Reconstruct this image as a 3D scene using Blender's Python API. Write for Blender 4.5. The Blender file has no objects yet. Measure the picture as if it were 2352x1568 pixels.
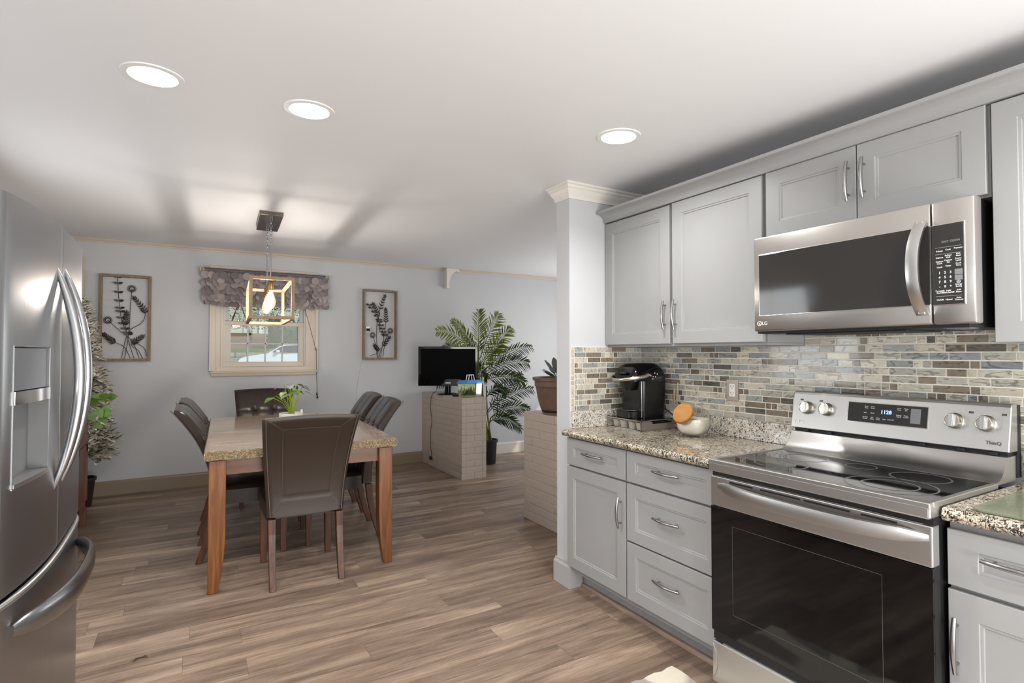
import bpy, bmesh, math, random
from mathutils import Vector, Matrix
from math import sin, cos, pi, radians as R

# ------------------------------------------------------------------ clear
for blk in (bpy.data.objects, bpy.data.meshes, bpy.data.materials, bpy.data.lights, bpy.data.cameras, bpy.data.curves):
    for b in list(blk):
        blk.remove(b)
SC = bpy.context.scene
COL = SC.collection
random.seed(7)

# ------------------------------------------------------------------ camera
cam = bpy.data.cameras.new('camera')
cam.sensor_width = 36.0
cam.lens = 19.11
cam.clip_start = 0.02
cam.clip_end = 300
camo = bpy.data.objects.new('camera', cam)
camo.location = (0, 0, 1.35)
camo.rotation_euler = (R(90 + 1.2387), 0, R(-30.339))
COL.objects.link(camo)
SC.camera = camo

# ------------------------------------------------------------------ colour management
SC.view_settings.view_transform = 'Standard'
SC.view_settings.look = 'None'
SC.view_settings.gamma = 1
SC.view_settings.use_curve_mapping = False
SC.view_settings.exposure = -0.03

# ------------------------------------------------------------------ sky, sun
w = bpy.data.worlds.new('world'); SC.world = w; w.use_nodes = True
wn = w.node_tree; wn.nodes.clear()
sky = wn.nodes.new('ShaderNodeTexSky'); sky.sky_type = 'NISHITA'
sky.sun_elevation = R(38); sky.sun_rotation = R(140); sky.sun_disc = False
bg = wn.nodes.new('ShaderNodeBackground'); bg.inputs['Strength'].default_value = 0.17
wo = wn.nodes.new('ShaderNodeOutputWorld')
wn.links.new(sky.outputs[0], bg.inputs[0]); wn.links.new(bg.outputs[0], wo.inputs[0])

def light(name, kind, loc, energy, color=(1, 1, 1), rot=(0, 0, 0), **kw):
    l = bpy.data.lights.new(name, kind); l.energy = energy; l.color = color
    for k, v in kw.items(): setattr(l, k, v)
    o = bpy.data.objects.new(name, l); o.location = loc; o.rotation_euler = rot
    COL.objects.link(o)
    return o
light('sun', 'SUN', (0, -10, 20), 1.7, (1, .95, .88), (R(52), 0, R(35)), angle=R(1))
# added fill at unseen rear doors; daylight through the windows of the sunroom
DAY = (0.975, 0.988, 1.0)
light('added_rear_fill', 'AREA', (1.2, -1.90, 1.35), 26, DAY, (R(95), 0, 0), shape='RECTANGLE', size=2.2, size_y=1.4)
# uplights added to brighten the ceiling, set at made-up window and door openings
light('added_kitchen_uplight', 'AREA', (-1.13, -.75, 1.5), 42, DAY, (R(128), 0, R(-90)), shape='RECTANGLE', size=1.3, size_y=.9)
light('added_ceiling_uplight', 'AREA', (1.2, -1.80, .50), 112, (1.0, .995, .985), (R(138), 0, 0), shape='RECTANGLE', size=2.2, size_y=.9)
light('sunroom_daylight', 'AREA', (5.1, 4.6, 1.25), 52, DAY, (R(122), 0, R(90)), shape='RECTANGLE', size=2.5, size_y=1.4)
light('added_dining_fill', 'AREA', (-1.14, 3.60, 1.5), 16, DAY, (R(78), 0, R(-90)), shape='RECTANGLE', size=1.0, size_y=1.0)  # added to even out the dining light, behind a made-up window

def zc(y):            # the ceiling of the old house rises gently towards the dining end
    return 2.345 + .0245 * (y - 2.57)

# ------------------------------------------------------------------ materials
def lin(c):
    return tuple((v / 255 / 12.92) if v / 255 <= .04045 else ((v / 255 + .055) / 1.055) ** 2.4 for v in c)
M = {}
def newmat(name):
    m = bpy.data.materials.new(name); m.use_nodes = True
    nt = m.node_tree; b = nt.nodes['Principled BSDF']
    M[name] = m
    return m, nt, b
class NT:
    """tiny node helper"""
    def __init__(s, nt): s.nt = nt
    def n(s, t, **kw):
        nd = s.nt.nodes.new(t)
        for k, v in kw.items():
            if k.startswith('i_'): nd.inputs[k[2:].replace('_', ' ')].default_value = v
            else: setattr(nd, k, v)
        return nd
    def l(s, a, b): s.nt.links.new(a, b)
    def math(s, op, a, b=None, c=None):
        nd = s.n('ShaderNodeMath', operation=op)
        for i, v in enumerate((a, b, c)):
            if v is None: continue
            if isinstance(v, (int, float)): nd.inputs[i].default_value = v
            else: s.l(v, nd.inputs[i])
        return nd.outputs[0]
    def ramp(s, fac, stops, interp='LINEAR'):
        nd = s.n('ShaderNodeValToRGB'); cr = nd.color_ramp; cr.interpolation = interp
        while len(cr.elements) < len(stops): cr.elements.new(.5)
        for e, (p, c) in zip(cr.elements, stops):
            e.position = p; e.color = (*lin(c), 1) if len(c) == 3 else c
        s.l(fac, nd.inputs[0]); return nd.outputs[0]
    def mix(s, fac, a, b, mode='MIX'):
        nd = s.n('ShaderNodeMix', data_type='RGBA', blend_type=mode)
        for sock, v in ((nd.inputs[0], fac), (nd.inputs[6], a), (nd.inputs[7], b)):
            if isinstance(v, (int, float)): sock.default_value = v
            elif isinstance(v, tuple): sock.default_value = (*v, 1) if len(v) == 3 else v
            else: s.l(v, sock)
        return nd.outputs[2]
    def coord(s, scale=(1, 1, 1), kind='Object', loc=(0, 0, 0)):
        tc = s.n('ShaderNodeTexCoord'); mp = s.n('ShaderNodeMapping')
        mp.inputs['Scale'].default_value = scale; mp.inputs['Location'].default_value = loc
        s.l(tc.outputs[kind], mp.inputs[0]); return mp.outputs[0]
    def noise(s, vec, scale, detail=4, rough=.6, dist=0.0):
        nd = s.n('ShaderNodeTexNoise'); nd.inputs['Scale'].default_value = scale
        nd.inputs['Detail'].default_value = detail; nd.inputs['Roughness'].default_value = rough
        nd.inputs['Distortion'].default_value = dist
        s.l(vec, nd.inputs['Vector']); return nd.outputs[0]
    def bump(s, h, b, strength=.3, dist=.002):
        nd = s.n('ShaderNodeBump'); nd.inputs['Strength'].default_value = strength
        nd.inputs['Distance'].default_value = dist
        s.l(h, nd.inputs['Height']); s.l(nd.outputs[0], b.inputs['Normal'])

def simple(name, col, rough=.5, metal=0.0, bump=0.0, bscale=60, var=0.0, coat=0.0, spec=.5, stretch=(1, 1, 1)):
    m, nt, b = newmat(name); h = NT(nt)
    c = lin(col)
    b.inputs['Base Color'].default_value = (*c, 1)
    b.inputs['Roughness'].default_value = rough; b.inputs['Metallic'].default_value = metal
    b.inputs['Specular IOR Level'].default_value = spec
    if coat: b.inputs['Coat Weight'].default_value = coat; b.inputs['Coat Roughness'].default_value = .1
    vec = h.coord(stretch)
    nz = h.noise(vec, bscale)
    if var:
        lo = tuple(v * (1 - var) for v in c); hi = tuple(min(1, v * (1 + var)) for v in c)
        h.l(h.ramp(nz, [(.3, (*lo, 1)), (.7, (*hi, 1))]), b.inputs['Base Color'])
    if bump: h.bump(nz, b, bump)
    return m

simple('wall_paint', (192, 193, 195), .55, bump=.08, bscale=90)
simple('ceiling_paint', (230, 230, 231), .6, bump=.06, bscale=40)
simple('wall_white', (222, 223, 225), .5, bump=.05, bscale=80)
simple('cabinet_grey', (153, 153, 152), .34, bump=.02, bscale=30)
simple('cabinet_edge', (140, 140, 139), .45)
simple('trim_tan', (138, 122, 102), .4, bump=.03)
simple('crown_tan', (194, 182, 166), .45, bump=.03)
simple('crown_light', (222, 218, 210), .45, bump=.05, bscale=120, stretch=(1, 1, .15))
simple('trim_grey', (172, 170, 168), .45, bump=.03)
simple('trim_cream', (216, 208, 196), .4)
simple('window_cream', (214, 201, 184), .38)
simple('sash_white', (205, 203, 200), .35)
simple('muntin_white', (190, 192, 196), .3)
simple('brick_paint', (178, 165, 152), .55, bump=.5, bscale=45, var=.04)
simple('white_plastic', (235, 235, 232), .35)
simple('black_plastic', (10, 10, 10), .25)
simple('black_gloss', (5, 5, 6), .05, spec=.45)
simple('smoked_glass', (44, 42, 40), .07, coat=.3)
simple('black_matte', (16, 16, 16), .5)
simple('dark_screen', (0, 0, 0), .35, spec=.04)
simple('dark_gap', (22, 22, 23), .6)
simple('chrome', (225, 222, 216), .14, 1.0)
simple('nickel', (166, 166, 167), .26, 1.0)
simple('brass', (150, 120, 80), .3, 1.0)
simple('wood_cage', (152, 126, 98), .6, bump=.3, bscale=40, var=.16, stretch=(1, 1, .3))
simple('rustic_frame', (132, 112, 92), .7, bump=.5, bscale=50, var=.25, stretch=(1, 1, .2))
simple('art_metal', (58, 54, 50), .4, .7)
simple('rod_gold', (190, 170, 140), .3, .8)
simple('leather', (44, 32, 25), .28, bump=.10, bscale=220, var=.12, coat=.12, spec=.4)
simple('leather_back', (56, 45, 39), .42, bump=.1, bscale=220, var=.06)
simple('thread', (96, 84, 76), .7)
simple('stone_white', (226, 224, 218), .5, bump=.1, bscale=80)
simple('soil', (50, 36, 26), .9, bump=.8, bscale=60, var=.4)
simple('leaf_green', (82, 112, 34), .38, var=.3, bscale=14)
simple('leaf_dark', (72, 84, 74), .35, var=.25, bscale=20)
simple('leaf_slate', (104, 110, 108), .4, var=.25, bscale=20)
simple('leaf_lime', (152, 176, 30), .4, var=.2)
simple('palm_stem', (96, 104, 42), .5, var=.2)
simple('pot_brown', (108, 86, 70), .45, bump=.15, bscale=20, var=.15)
simple('pot_dark', (32, 24, 20), .5)
simple('twig', (70, 50, 36), .8)
simple('cabinet_brown', (112, 66, 44), .4, bump=.1, bscale=10, var=.2, stretch=(1, 1, .1))
simple('cord', (70, 64, 58), .6)
simple('blue_plastic', (66, 130, 200), .35)
simple('amber_plastic', (240, 160, 60), .4)
simple('powder', (242, 236, 224), .9, bump=.3, bscale=40)
simple('pod_white', (228, 226, 222), .5)
simple('steel_soft', (196, 190, 180), .28, 1.0)
simple('cream_socket', (235, 232, 225), .4)
simple('plate_steel', (188, 178, 165), .3, .9)
simple('lettering', (225, 225, 225), .6)
simple('lettering_dim', (150, 150, 148), .6)
simple('lettering_dark', (70, 70, 70), .6)
simple('ring_grey', (84, 84, 86), .3)
simple('key_grey', (120, 121, 124), .5)
simple('asphalt', (150, 148, 145), .9, bump=.4, bscale=20, var=.12)
simple('lawn', (98, 116, 66), .9, bump=.8, bscale=8, var=.35)
simple('mulch', (150, 110, 84), .95, bump=1, bscale=14, var=.35)
simple('stone', (170, 158, 138), .85, bump=.8, bscale=3, var=.3)
simple('hedge', (50, 76, 34), .6, var=.5, bscale=5)
simple('leaf_orange', (206, 116, 84), .6, var=.3)
simple('leaf_olive', (106, 112, 48), .6, var=.4)
simple('car_paint', (236, 238, 240), .2, coat=.8)
simple('car_glass', (46, 54, 60), .06, coat=.6)
simple('tyre', (24, 24, 24), .7)
simple('flock', (246, 240, 228), .85, var=.06, bscale=20)
simple('needle', (92, 98, 74), .7, var=.3)

def steel(name, col, rough, axis, amt=.25):
    """brushed steel: fine lines along one axis"""
    m, nt, b = newmat(name); h = NT(nt)
    sc = {'y': (160, 1.2, 160), 'z': (160, 160, 1.2)}[axis]
    nz = h.noise(h.coord(sc), 5, 3)
    b.inputs['Base Color'].default_value = (*lin(col), 1)
    b.inputs['Metallic'].default_value = 1
    h.l(h.math('MULTIPLY_ADD', nz, .12, rough - .06), b.inputs['Roughness'])
    b.inputs['Anisotropic'].default_value = .5
    h.bump(nz, b, amt, .00004)
steel('steel', (192, 190, 187), .36, 'y')
steel('steel_mw', (196, 192, 187), .30, 'y')
steel('steel_fridge', (164, 165, 167), .30, 'z', .2)
simple('steel_handle', (206, 206, 204), .30, 1.0)
simple('fridge_handle', (158, 159, 161), .27, 1.0)
simple('canopy_metal', (112, 106, 98), .28, 1.0)
simple('niche_grey', (112, 113, 114), .45, .3)

def glass(name, tint=(255, 255, 255), gloss=.08, rough=0.0, alpha=None):
    m, nt, b = newmat(name); h = NT(nt)
    nt.nodes.remove(b); out = nt.nodes['Material Output']
    tr = h.n('ShaderNodeBsdfTransparent'); tr.inputs[0].default_value = (*lin(tint), 1)
    gl = h.n('ShaderNodeBsdfGlossy'); gl.inputs['Roughness'].default_value = rough
    lw = h.n('ShaderNodeLayerWeight'); lw.inputs['Blend'].default_value = .25
    mx = h.n('ShaderNodeMixShader')
    h.l(h.math('MULTIPLY_ADD', lw.outputs['Facing'], .5, gloss), mx.inputs[0])
    h.l(tr.outputs[0], mx.inputs[1]); h.l(gl.outputs[0], mx.inputs[2]); h.l(mx.outputs[0], out.inputs[0])
glass('window_glass', (240, 246, 244), .04)
glass('clear_glass', (246, 244, 238), .10)
glass('jar_glass', (244, 243, 240), .05)
glass('clear_plastic', (228, 232, 214), .10, .08)
glass('smoke_plastic', (244, 242, 238), .05, .1)
simple('green_glass', (132, 138, 112), .12)
M['green_glass'].node_tree.nodes['Principled BSDF'].inputs['Alpha'].default_value = .6
def emit(name, col, strength):
    m, nt, b = newmat(name)
    b.inputs['Base Color'].default_value = (*lin(col), 1)
    b.inputs['Emission Color'].default_value = (*lin(col), 1)
    b.inputs['Emission Strength'].default_value = strength
emit('diffuser', (255, 255, 255), 4.0)
emit('bulb_glow_base', (255, 232, 196), 2.2)
emit('filament', (255, 214, 160), 60)
emit('display_blue', (120, 160, 255), 3.0)

m, nt, b = newmat('bulb_glass'); h = NT(nt)
nt.nodes.remove(b); out = nt.nodes['Material Output']
tr = h.n('ShaderNodeBsdfTransparent'); em = h.n('ShaderNodeEmission'); em.inputs[0].default_value = (*lin((255, 226, 180)), 1); em.inputs[1].default_value = 1.6
mx = h.n('ShaderNodeMixShader'); mx.inputs[0].default_value = .45
h.l(tr.outputs[0], mx.inputs[1]); h.l(em.outputs[0], mx.inputs[2]); h.l(mx.outputs[0], out.inputs[0])
# floor: wood-look planks running across the room
m, nt, b = newmat('floor_planks'); h = NT(nt)
tc = h.n('ShaderNodeTexCoord'); sp = h.n('ShaderNodeSeparateXYZ'); h.l(tc.outputs['Object'], sp.inputs[0])
X, Y = sp.outputs[0], sp.outputs[1]
row = h.math('FLOOR', h.math('DIVIDE', Y, .150))
wn1 = h.n('ShaderNodeTexWhiteNoise', noise_dimensions='1D'); h.l(row, wn1.inputs['W'])
xo = h.math('MULTIPLY_ADD', wn1.outputs['Value'], 1.22, X)
idx = h.math('FLOOR', h.math('DIVIDE', xo, 1.22))
cmb = h.n('ShaderNodeCombineXYZ'); h.l(row, cmb.inputs[0]); h.l(idx, cmb.inputs[1])
wn2 = h.n('ShaderNodeTexWhiteNoise', noise_dimensions='3D'); h.l(cmb.outputs[0], wn2.inputs['Vector'])
rnd = wn2.outputs['Value']
c2 = h.n('ShaderNodeCombineXYZ')
h.l(h.math('MULTIPLY_ADD', rnd, 37.0, h.math('MULTIPLY', X, 1.0)), c2.inputs[0])
h.l(h.math('MULTIPLY', Y, 9.0), c2.inputs[1]); h.l(h.math('MULTIPLY', rnd, 13), c2.inputs[2])
n1 = h.noise(c2.outputs[0], 1.5, 5, .6, .5)
c3 = h.n('ShaderNodeCombineXYZ')
h.l(h.math('MULTIPLY_ADD', rnd, 91.0, h.math('MULTIPLY', X, 4)), c3.inputs[0])
h.l(h.math('MULTIPLY', Y, 90.0), c3.inputs[1])
n2 = h.noise(c3.outputs[0], 1.6, 6, .7, .3)
base = h.ramp(n1, [(.28, (88, 74, 64)), (.44, (126, 109, 96)), (.56, (158, 139, 122)), (.72, (200, 180, 159))])
base = h.mix(.30, base, h.ramp(n2, [(.35, (92, 76, 64)), (.62, (196, 174, 154))]))
tint = h.ramp(rnd, [(0, (196, 190, 186)), (1, (255, 252, 248))])
base = h.mix(1.0, base, tint, 'MULTIPLY')
fy = h.math('FRACT', h.math('DIVIDE', Y, .150)); fx = h.math('FRACT', h.math('DIVIDE', xo, 1.22))
sy = h.math('LESS_THAN', fy, .014); sx = h.math('LESS_THAN', fx, .0018)
seam = h.math('MAXIMUM', sy, sx)
base = h.mix(h.math('MULTIPLY', seam, .5), base, lin((70, 58, 50)))
h.l(base, b.inputs['Base Color'])
h.l(h.math('MULTIPLY_ADD', n2, .15, .30), b.inputs['Roughness'])
b.inputs['Specular IOR Level'].default_value = .35
h.bump(h.math('SUBTRACT', n2, h.math('MULTIPLY', seam, 2)), b, .15, .0015)

# granite
def granite(name, stops, scale=95, flecks=.30, dark=(44, 40, 40), rough=.1):
    m, nt, b = newmat(name); h = NT(nt)
    v = h.coord((1, 1, 1))
    wv = h.noise(v, 22, 3, .6)
    n = h.noise(v, scale, 4, .7, 1.2)
    n2 = h.noise(h.coord((1, 1, 1), loc=(3, 5, 1)), scale * 1.25, 3, .75, 2.0)
    base = h.ramp(n, stops)
    fl = h.math('LESS_THAN', h.math('MULTIPLY_ADD', wv, .16, n2), flecks + .13)
    base = h.mix(fl, base, lin(dark))
    h.l(base, b.inputs['Base Color']); b.inputs['Roughness'].default_value = rough
    b.inputs['Coat Weight'].default_value = .35; b.inputs['Coat Roughness'].default_value = .04
granite('granite', [(.36, (84, 74, 64)), (.45, (150, 138, 118)), (.5, (190, 178, 156)), (.57, (214, 205, 186)), (.66, (138, 126, 110))], 62, .43)
granite('granite_splash', [(.30, (120, 108, 96)), (.42, (206, 198, 182)), (.5, (222, 214, 200)), (.6, (236, 230, 220)), (.75, (160, 150, 140))], 62, .405)

# marble-look table top
m, nt, b = newmat('table_marble'); h = NT(nt)
n = h.noise(h.coord((3, 10, 3)), 2.2, 7, .62, 1.0); n2 = h.noise(h.coord((1, 1, 1)), 26, 4, .6, 3)
base = h.ramp(n, [(.25, (96, 80, 70)), (.42, (140, 120, 104)), (.58, (172, 152, 134)), (.75, (202, 186, 168))])
base = h.mix(.25, base, h.ramp(n2, [(.35, (90, 74, 62)), (.6, (186, 160, 130))]))
h.l(base, b.inputs['Base Color']); b.inputs['Roughness'].default_value = .16; b.inputs['Coat Weight'].default_value = .3
m, nt, b = newmat('table_edge'); h = NT(nt)
n = h.noise(h.coord(), 34, 5, .65, 3.5)
h.l(h.ramp(n, [(.32, (50, 38, 26)), (.45, (104, 84, 56)), (.56, (140, 118, 84)), (.7, (186, 168, 136))]), b.inputs['Base Color'])
b.inputs['Roughness'].default_value = .35; h.bump(n, b, .7, .004)

def wood(name, stops, axis='z', rough=.3, scale=3):
    m, nt, b = newmat(name); h = NT(nt)
    sc = {'z': (14, 14, .9), 'x': (.9, 14, 14), 'y': (14, .9, 14)}[axis]
    n = h.noise(h.coord(sc), scale, 4, .6, .6)
    h.l(h.ramp(n, stops), b.inputs['Base Color']); b.inputs['Roughness'].default_value = rough
    b.inputs['Coat Weight'].default_value = .05
    h.bump(n, b, .08)
wood('wood_leg', [(.25, (74, 38, 14)), (.5, (114, 66, 26)), (.75, (146, 92, 40))])
wood('wood_apron', [(.25, (72, 36, 16)), (.5, (102, 56, 26)), (.75, (130, 76, 36))], 'x')
wood('wood_chair', [(.25, (48, 25, 13)), (.5, (76, 42, 22)), (.75, (104, 61, 33))], 'z', .5)
wood('bamboo', [(.3, (130, 82, 36)), (.5, (164, 112, 54)), (.7, (184, 134, 72))], 'y', .5, 1.5)
wood('shoe_wood', [(.3, (112, 92, 80)), (.5, (148, 126, 110)), (.7, (176, 154, 136))], 'y', .5)

# mosaic tile: colour comes from an attribute written per tile, veins from noise
m, nt, b = newmat('mosaic'); h = NT(nt)
at = h.n('ShaderNodeAttribute', attribute_name='tile_colour')
v = h.coord((1, 1, 1))
w1 = h.n('ShaderNodeTexWave'); w1.inputs['Scale'].default_value = 9; w1.inputs['Distortion'].default_value = 14
w1.inputs['Detail'].default_value = 3; w1.inputs['Detail Scale'].default_value = 1.4
h.l(h.coord((1, .5, 1.8)), w1.inputs['Vector'])
vein = h.ramp(w1.outputs['Fac'], [(0.0, (150, 148, 146)), (.10, (250, 250, 250)), (1.0, (236, 236, 236))])
base = h.mix(.75, at.outputs['Color'], vein, 'MULTIPLY')
nn = h.noise(v, 60, 4)
base = h.mix(.5, base, h.ramp(nn, [(.3, (200, 200, 200)), (.65, (255, 255, 255))]), 'MULTIPLY')
h.l(base, b.inputs['Base Color']); b.inputs['Roughness'].default_value = .14
b.inputs['Coat Weight'].default_value = .3
simple('grout', (226, 221, 210), .8, bump=.2)

# satin petals of the valance
simple('petal_satin', (150, 140, 140), .24)
_nt = M['petal_satin'].node_tree; _h = NT(_nt); _g = _h.n('ShaderNodeNewGeometry')
_h.l(_h.ramp(_g.outputs['Random Per Island'], [(0, (118, 110, 112)), (.5, (146, 136, 136)), (1, (176, 164, 160))]), _nt.nodes['Principled BSDF'].inputs['Base Color'])  # random tone per petal paints in the satin's varying sheen
bm_ = M['petal_satin'].node_tree.nodes['Principled BSDF']; bm_.inputs['Sheen Weight'].default_value = .4
simple('valance_cloth', (104, 96, 96), .5, bump=.2, bscale=60)
# palm leaflets
simple('palm_leaf', (98, 112, 30), .5, var=.5, bscale=6, spec=.2)
simple('palm_leaf_dark', (48, 64, 26), .5, var=.5, bscale=6, spec=.2)
# rug
m, nt, b = newmat('rug_pile'); h = NT(nt)
vo = h.n('ShaderNodeTexVoronoi', feature='DISTANCE_TO_EDGE'); vo.inputs['Scale'].default_value = 3.2
h.l(h.coord((1, .8, 1)), vo.inputs['Vector'])
pat = h.ramp(vo.outputs[0], [(.0, (226, 216, 198)), (.10, (222, 212, 194)), (.13, (164, 156, 146)), (1, (176, 168, 158))])
h.l(pat, b.inputs['Base Color']); b.inputs['Roughness'].default_value = .95
h.bump(h.noise(h.coord(), 400, 2), b, 1, .004)
simple('rug_edge', (226, 216, 198), .95, bump=1, bscale=300)
# siding of the house over the road
m, nt, b = newmat('siding'); h = NT(nt)
sp = h.n('ShaderNodeSeparateXYZ'); h.l(h.coord(), sp.inputs[0])
fr = h.math('FRACT', h.math('MULTIPLY', sp.outputs[2], 6.0))
h.l(h.ramp(fr, [(0, (120, 128, 116)), (.16, (206, 214, 198)), (1, (216, 224, 206))]), b.inputs['Base Color'])
# ------------------------------------------------------------------ mesh helpers
OFF = {}
class B:
    def __init__(s): s.bm = bmesh.new()
    def box(s, x0, x1, y0, y1, z0, z1, bev=0.0):
        t = bmesh.new(); bmesh.ops.create_cube(t, size=1)
        for v in t.verts:
            v.co = Vector(((x0 + x1) / 2 + v.co.x * (x1 - x0), (y0 + y1) / 2 + v.co.y * (y1 - y0), (z0 + z1) / 2 + v.co.z * (z1 - z0)))
        if bev: bmesh.ops.bevel(t, geom=t.edges[:], offset=bev, segments=2, profile=.5, affect='EDGES')
        s.add(t); return s
    def add(s, t, mat=None):
        if mat: t.transform(mat)
        me = bpy.data.meshes.new('tmp'); t.to_mesh(me); t.free(); s.bm.from_mesh(me); bpy.data.meshes.remove(me)
    def face(s, pts):
        s.bm.faces.new([s.bm.verts.new(p) for p in pts]); return s
    def tube(s, pts, r, seg=8, cap=True, flat=None):
        """round bar along a polyline; r a number or a list; flat=(a,b) squashes"""
        pts = [Vector(p) for p in pts]; n = len(pts)
        rs = r if isinstance(r, (list, tuple)) else [r] * n
        prev = None; rings = []
        for i, p in enumerate(pts):
            d = (pts[min(i + 1, n - 1)] - pts[max(i - 1, 0)]).normalized()
            if prev is None:
                up = Vector((0, 0, 1)) if abs(d.z) < .9 else Vector((0, 1, 0))
                a = d.cross(up).normalized()
            else:
                a = (prev - d * prev.dot(d)).normalized()
            prev = a; b = d.cross(a).normalized()
            fa, fb = flat or (1, 1)
            rings.append([s.bm.verts.new(p + a * cos(2 * pi * k / seg) * rs[i] * fa + b * sin(2 * pi * k / seg) * rs[i] * fb) for k in range(seg)])
        for i in range(n - 1):
            for k in range(seg):
                s.bm.faces.new([rings[i][k], rings[i][(k + 1) % seg], rings[i + 1][(k + 1) % seg], rings[i + 1][k]])
        if cap:
            s.bm.faces.new(rings[0][::-1]); s.bm.faces.new(rings[-1])
        return s
    def lathe(s, prof, c=(0, 0, 0), seg=32, mat=None, close=False):
        """prof = [(r,z)...] turned around z"""
        t = bmesh.new(); rings = []
        for r, z in prof:
            if r < 1e-6: rings.append([t.verts.new((0, 0, z))] * seg)
            else: rings.append([t.verts.new((r * cos(2 * pi * k / seg), r * sin(2 * pi * k / seg), z)) for k in range(seg)])
        for i in range(len(rings) - 1):
            for k in range(seg):
                f = []
                for v in (rings[i][k], rings[i][(k + 1) % seg], rings[i + 1][(k + 1) % seg], rings[i + 1][k]):
                    if v not in f: f.append(v)
                if len(f) > 2:
                    try: t.faces.new(f)
                    except ValueError: pass
        mt = Matrix.Translation(Vector(c)) @ (mat or Matrix.Identity(4))
        s.add(t, mt); return s
    def prism(s, poly, a0, a1, axis='y', miter0=None, miter1=None):
        """poly in the plane across axis: axis y -> (x,z); x -> (y,z); z -> (x,y)"""
        def P(u, v, a):
            return {'y': (u, a, v), 'x': (a, u, v), 'z': (u, v, a)}[axis]
        A = [s.bm.verts.new(P(u, v, a0(u, v) if callable(a0) else a0)) for u, v in poly]
        Bv = [s.bm.verts.new(P(u, v, a1(u, v) if callable(a1) else a1)) for u, v in poly]
        n = len(poly)
        for i in range(n): s.bm.faces.new([A[i], A[(i + 1) % n], Bv[(i + 1) % n], Bv[i]])
        s.bm.faces.new(A[::-1]); s.bm.faces.new(Bv)
        return s
    def grid(s, fn, nu, nv, closed=False):
        vs = [[s.bm.verts.new(fn(i / (nu - 1), j / (nv - 1))) for j in range(nv)] for i in range(nu)]
        for i in range(nu - 1):
            for j in range(nv - 1):
                s.bm.faces.new([vs[i][j], vs[i + 1][j], vs[i + 1][j + 1], vs[i][j + 1]])
        return vs
    def to(s, name, mat, parent=None, smooth=False, off=None, bevel=0.0, local=False, kind=None, seg=2):
        bmesh.ops.recalc_face_normals(s.bm, faces=s.bm.faces[:])
        if parent is not None and not local:
            o = OFF.get(parent.name, Vector((0, 0, 0)))
            bmesh.ops.translate(s.bm, vec=-o, verts=s.bm.verts[:])
        me = bpy.data.meshes.new(name)
        s.bm.to_mesh(me); s.bm.free()
        mats = mat if isinstance(mat, (list, tuple)) else [mat]
        for mm in mats: me.materials.append(M[mm])
        ob = bpy.data.objects.new(name, me); COL.objects.link(ob)
        if smooth:
            for p in me.polygons: p.use_smooth = True
            try: me.set_sharp_from_angle(angle=R(40))
            except Exception: pass
        if bevel:
            bv = ob.modifiers.new('bevel', 'BEVEL'); bv.width = bevel; bv.segments = seg; bv.limit_method = 'ANGLE'; bv.angle_limit = R(40)
        if parent is not None:
            ob.parent = parent; OFF[ob.name] = OFF.get(parent.name, Vector((0, 0, 0)))
        if kind: ob['kind'] = kind
        return ob
def thing(name, label, cat, loc=(0, 0, 0), group=None, world=True, rz=0):
    o = bpy.data.objects.new(name, None); COL.objects.link(o)
    o.empty_display_size = .1
    o.location = loc; o.rotation_euler = (0, 0, rz)
    OFF[o.name] = Vector(loc) if world else Vector((0, 0, 0))
    tag(o, label, cat, group); return o
def tag(o, label, cat, group=None):
    o['label'] = label; o['category'] = cat
    if group: o['group'] = group
    return o
def struct(b, name, mat, **kw):
    o = b.to(name, mat, **kw); o['kind'] = 'structure'; return o
def dup(root, loc, rz, label, group=None):
    r = root.copy(); COL.objects.link(r); r.location = loc; r.rotation_euler = (0, 0, rz)
    r['label'] = label
    if group: r['group'] = group
    for ch in list(root.children):
        c = ch.copy(); COL.objects.link(c); c.parent = r
        for g in list(ch.children):
            d = g.copy(); COL.objects.link(d); d.parent = c
    return r
def text_mesh(s, size, mat4, extrude=.0003, align='CENTER', bold=0.0):
    cu = bpy.data.curves.new('t', 'FONT'); cu.body = s; cu.size = size; cu.extrude = extrude
    cu.align_x = align; cu.align_y = 'CENTER'; cu.offset = bold; cu.resolution_u = 2
    ob = bpy.data.objects.new('t', cu); COL.objects.link(ob)
    dg = bpy.context.evaluated_depsgraph_get(); dg.update()
    me = bpy.data.meshes.new_from_object(ob.evaluated_get(dg))
    t = bmesh.new(); t.from_mesh(me); t.transform(mat4)
    bpy.data.objects.remove(ob); bpy.data.curves.remove(cu); bpy.data.meshes.remove(me)
    return t
def facing_negx(x, y, z, tilt=0.0):
    """frame for writing on a face that looks towards -X: text runs towards -Y, up is +Z"""
    m = Matrix(((0, 0, -1), (-1, 0, 0), (0, 1, 0))).to_4x4()
    return Matrix.Translation((x, y, z)) @ Matrix.Rotation(tilt, 4, 'Y') @ m
def arc(p0, p1, bulge, n=12, e=2):
    p0, p1, b = Vector(p0), Vector(p1), Vector(bulge)
    return [p0.lerp(p1, i / (n - 1)) + b * (1 - abs(2 * i / (n - 1) - 1) ** e) for i in range(n)]

# ------------------------------------------------------------------ room shell
XW = 2.45; YB = 6.44; YR = 2.56; XC = 1.886; XL = -1.2
b = B(); b.box(-1.3, 5.4, -2.1, 6.6, -.06, 0); struct(b, 'floor', 'floor_planks')

LIGHTS = [(-.136, 2.30), (.395, 2.307), (1.644, 1.857), (.10, .35), (.95, -.35), (1.60, .15)]
RL = .077
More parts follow.
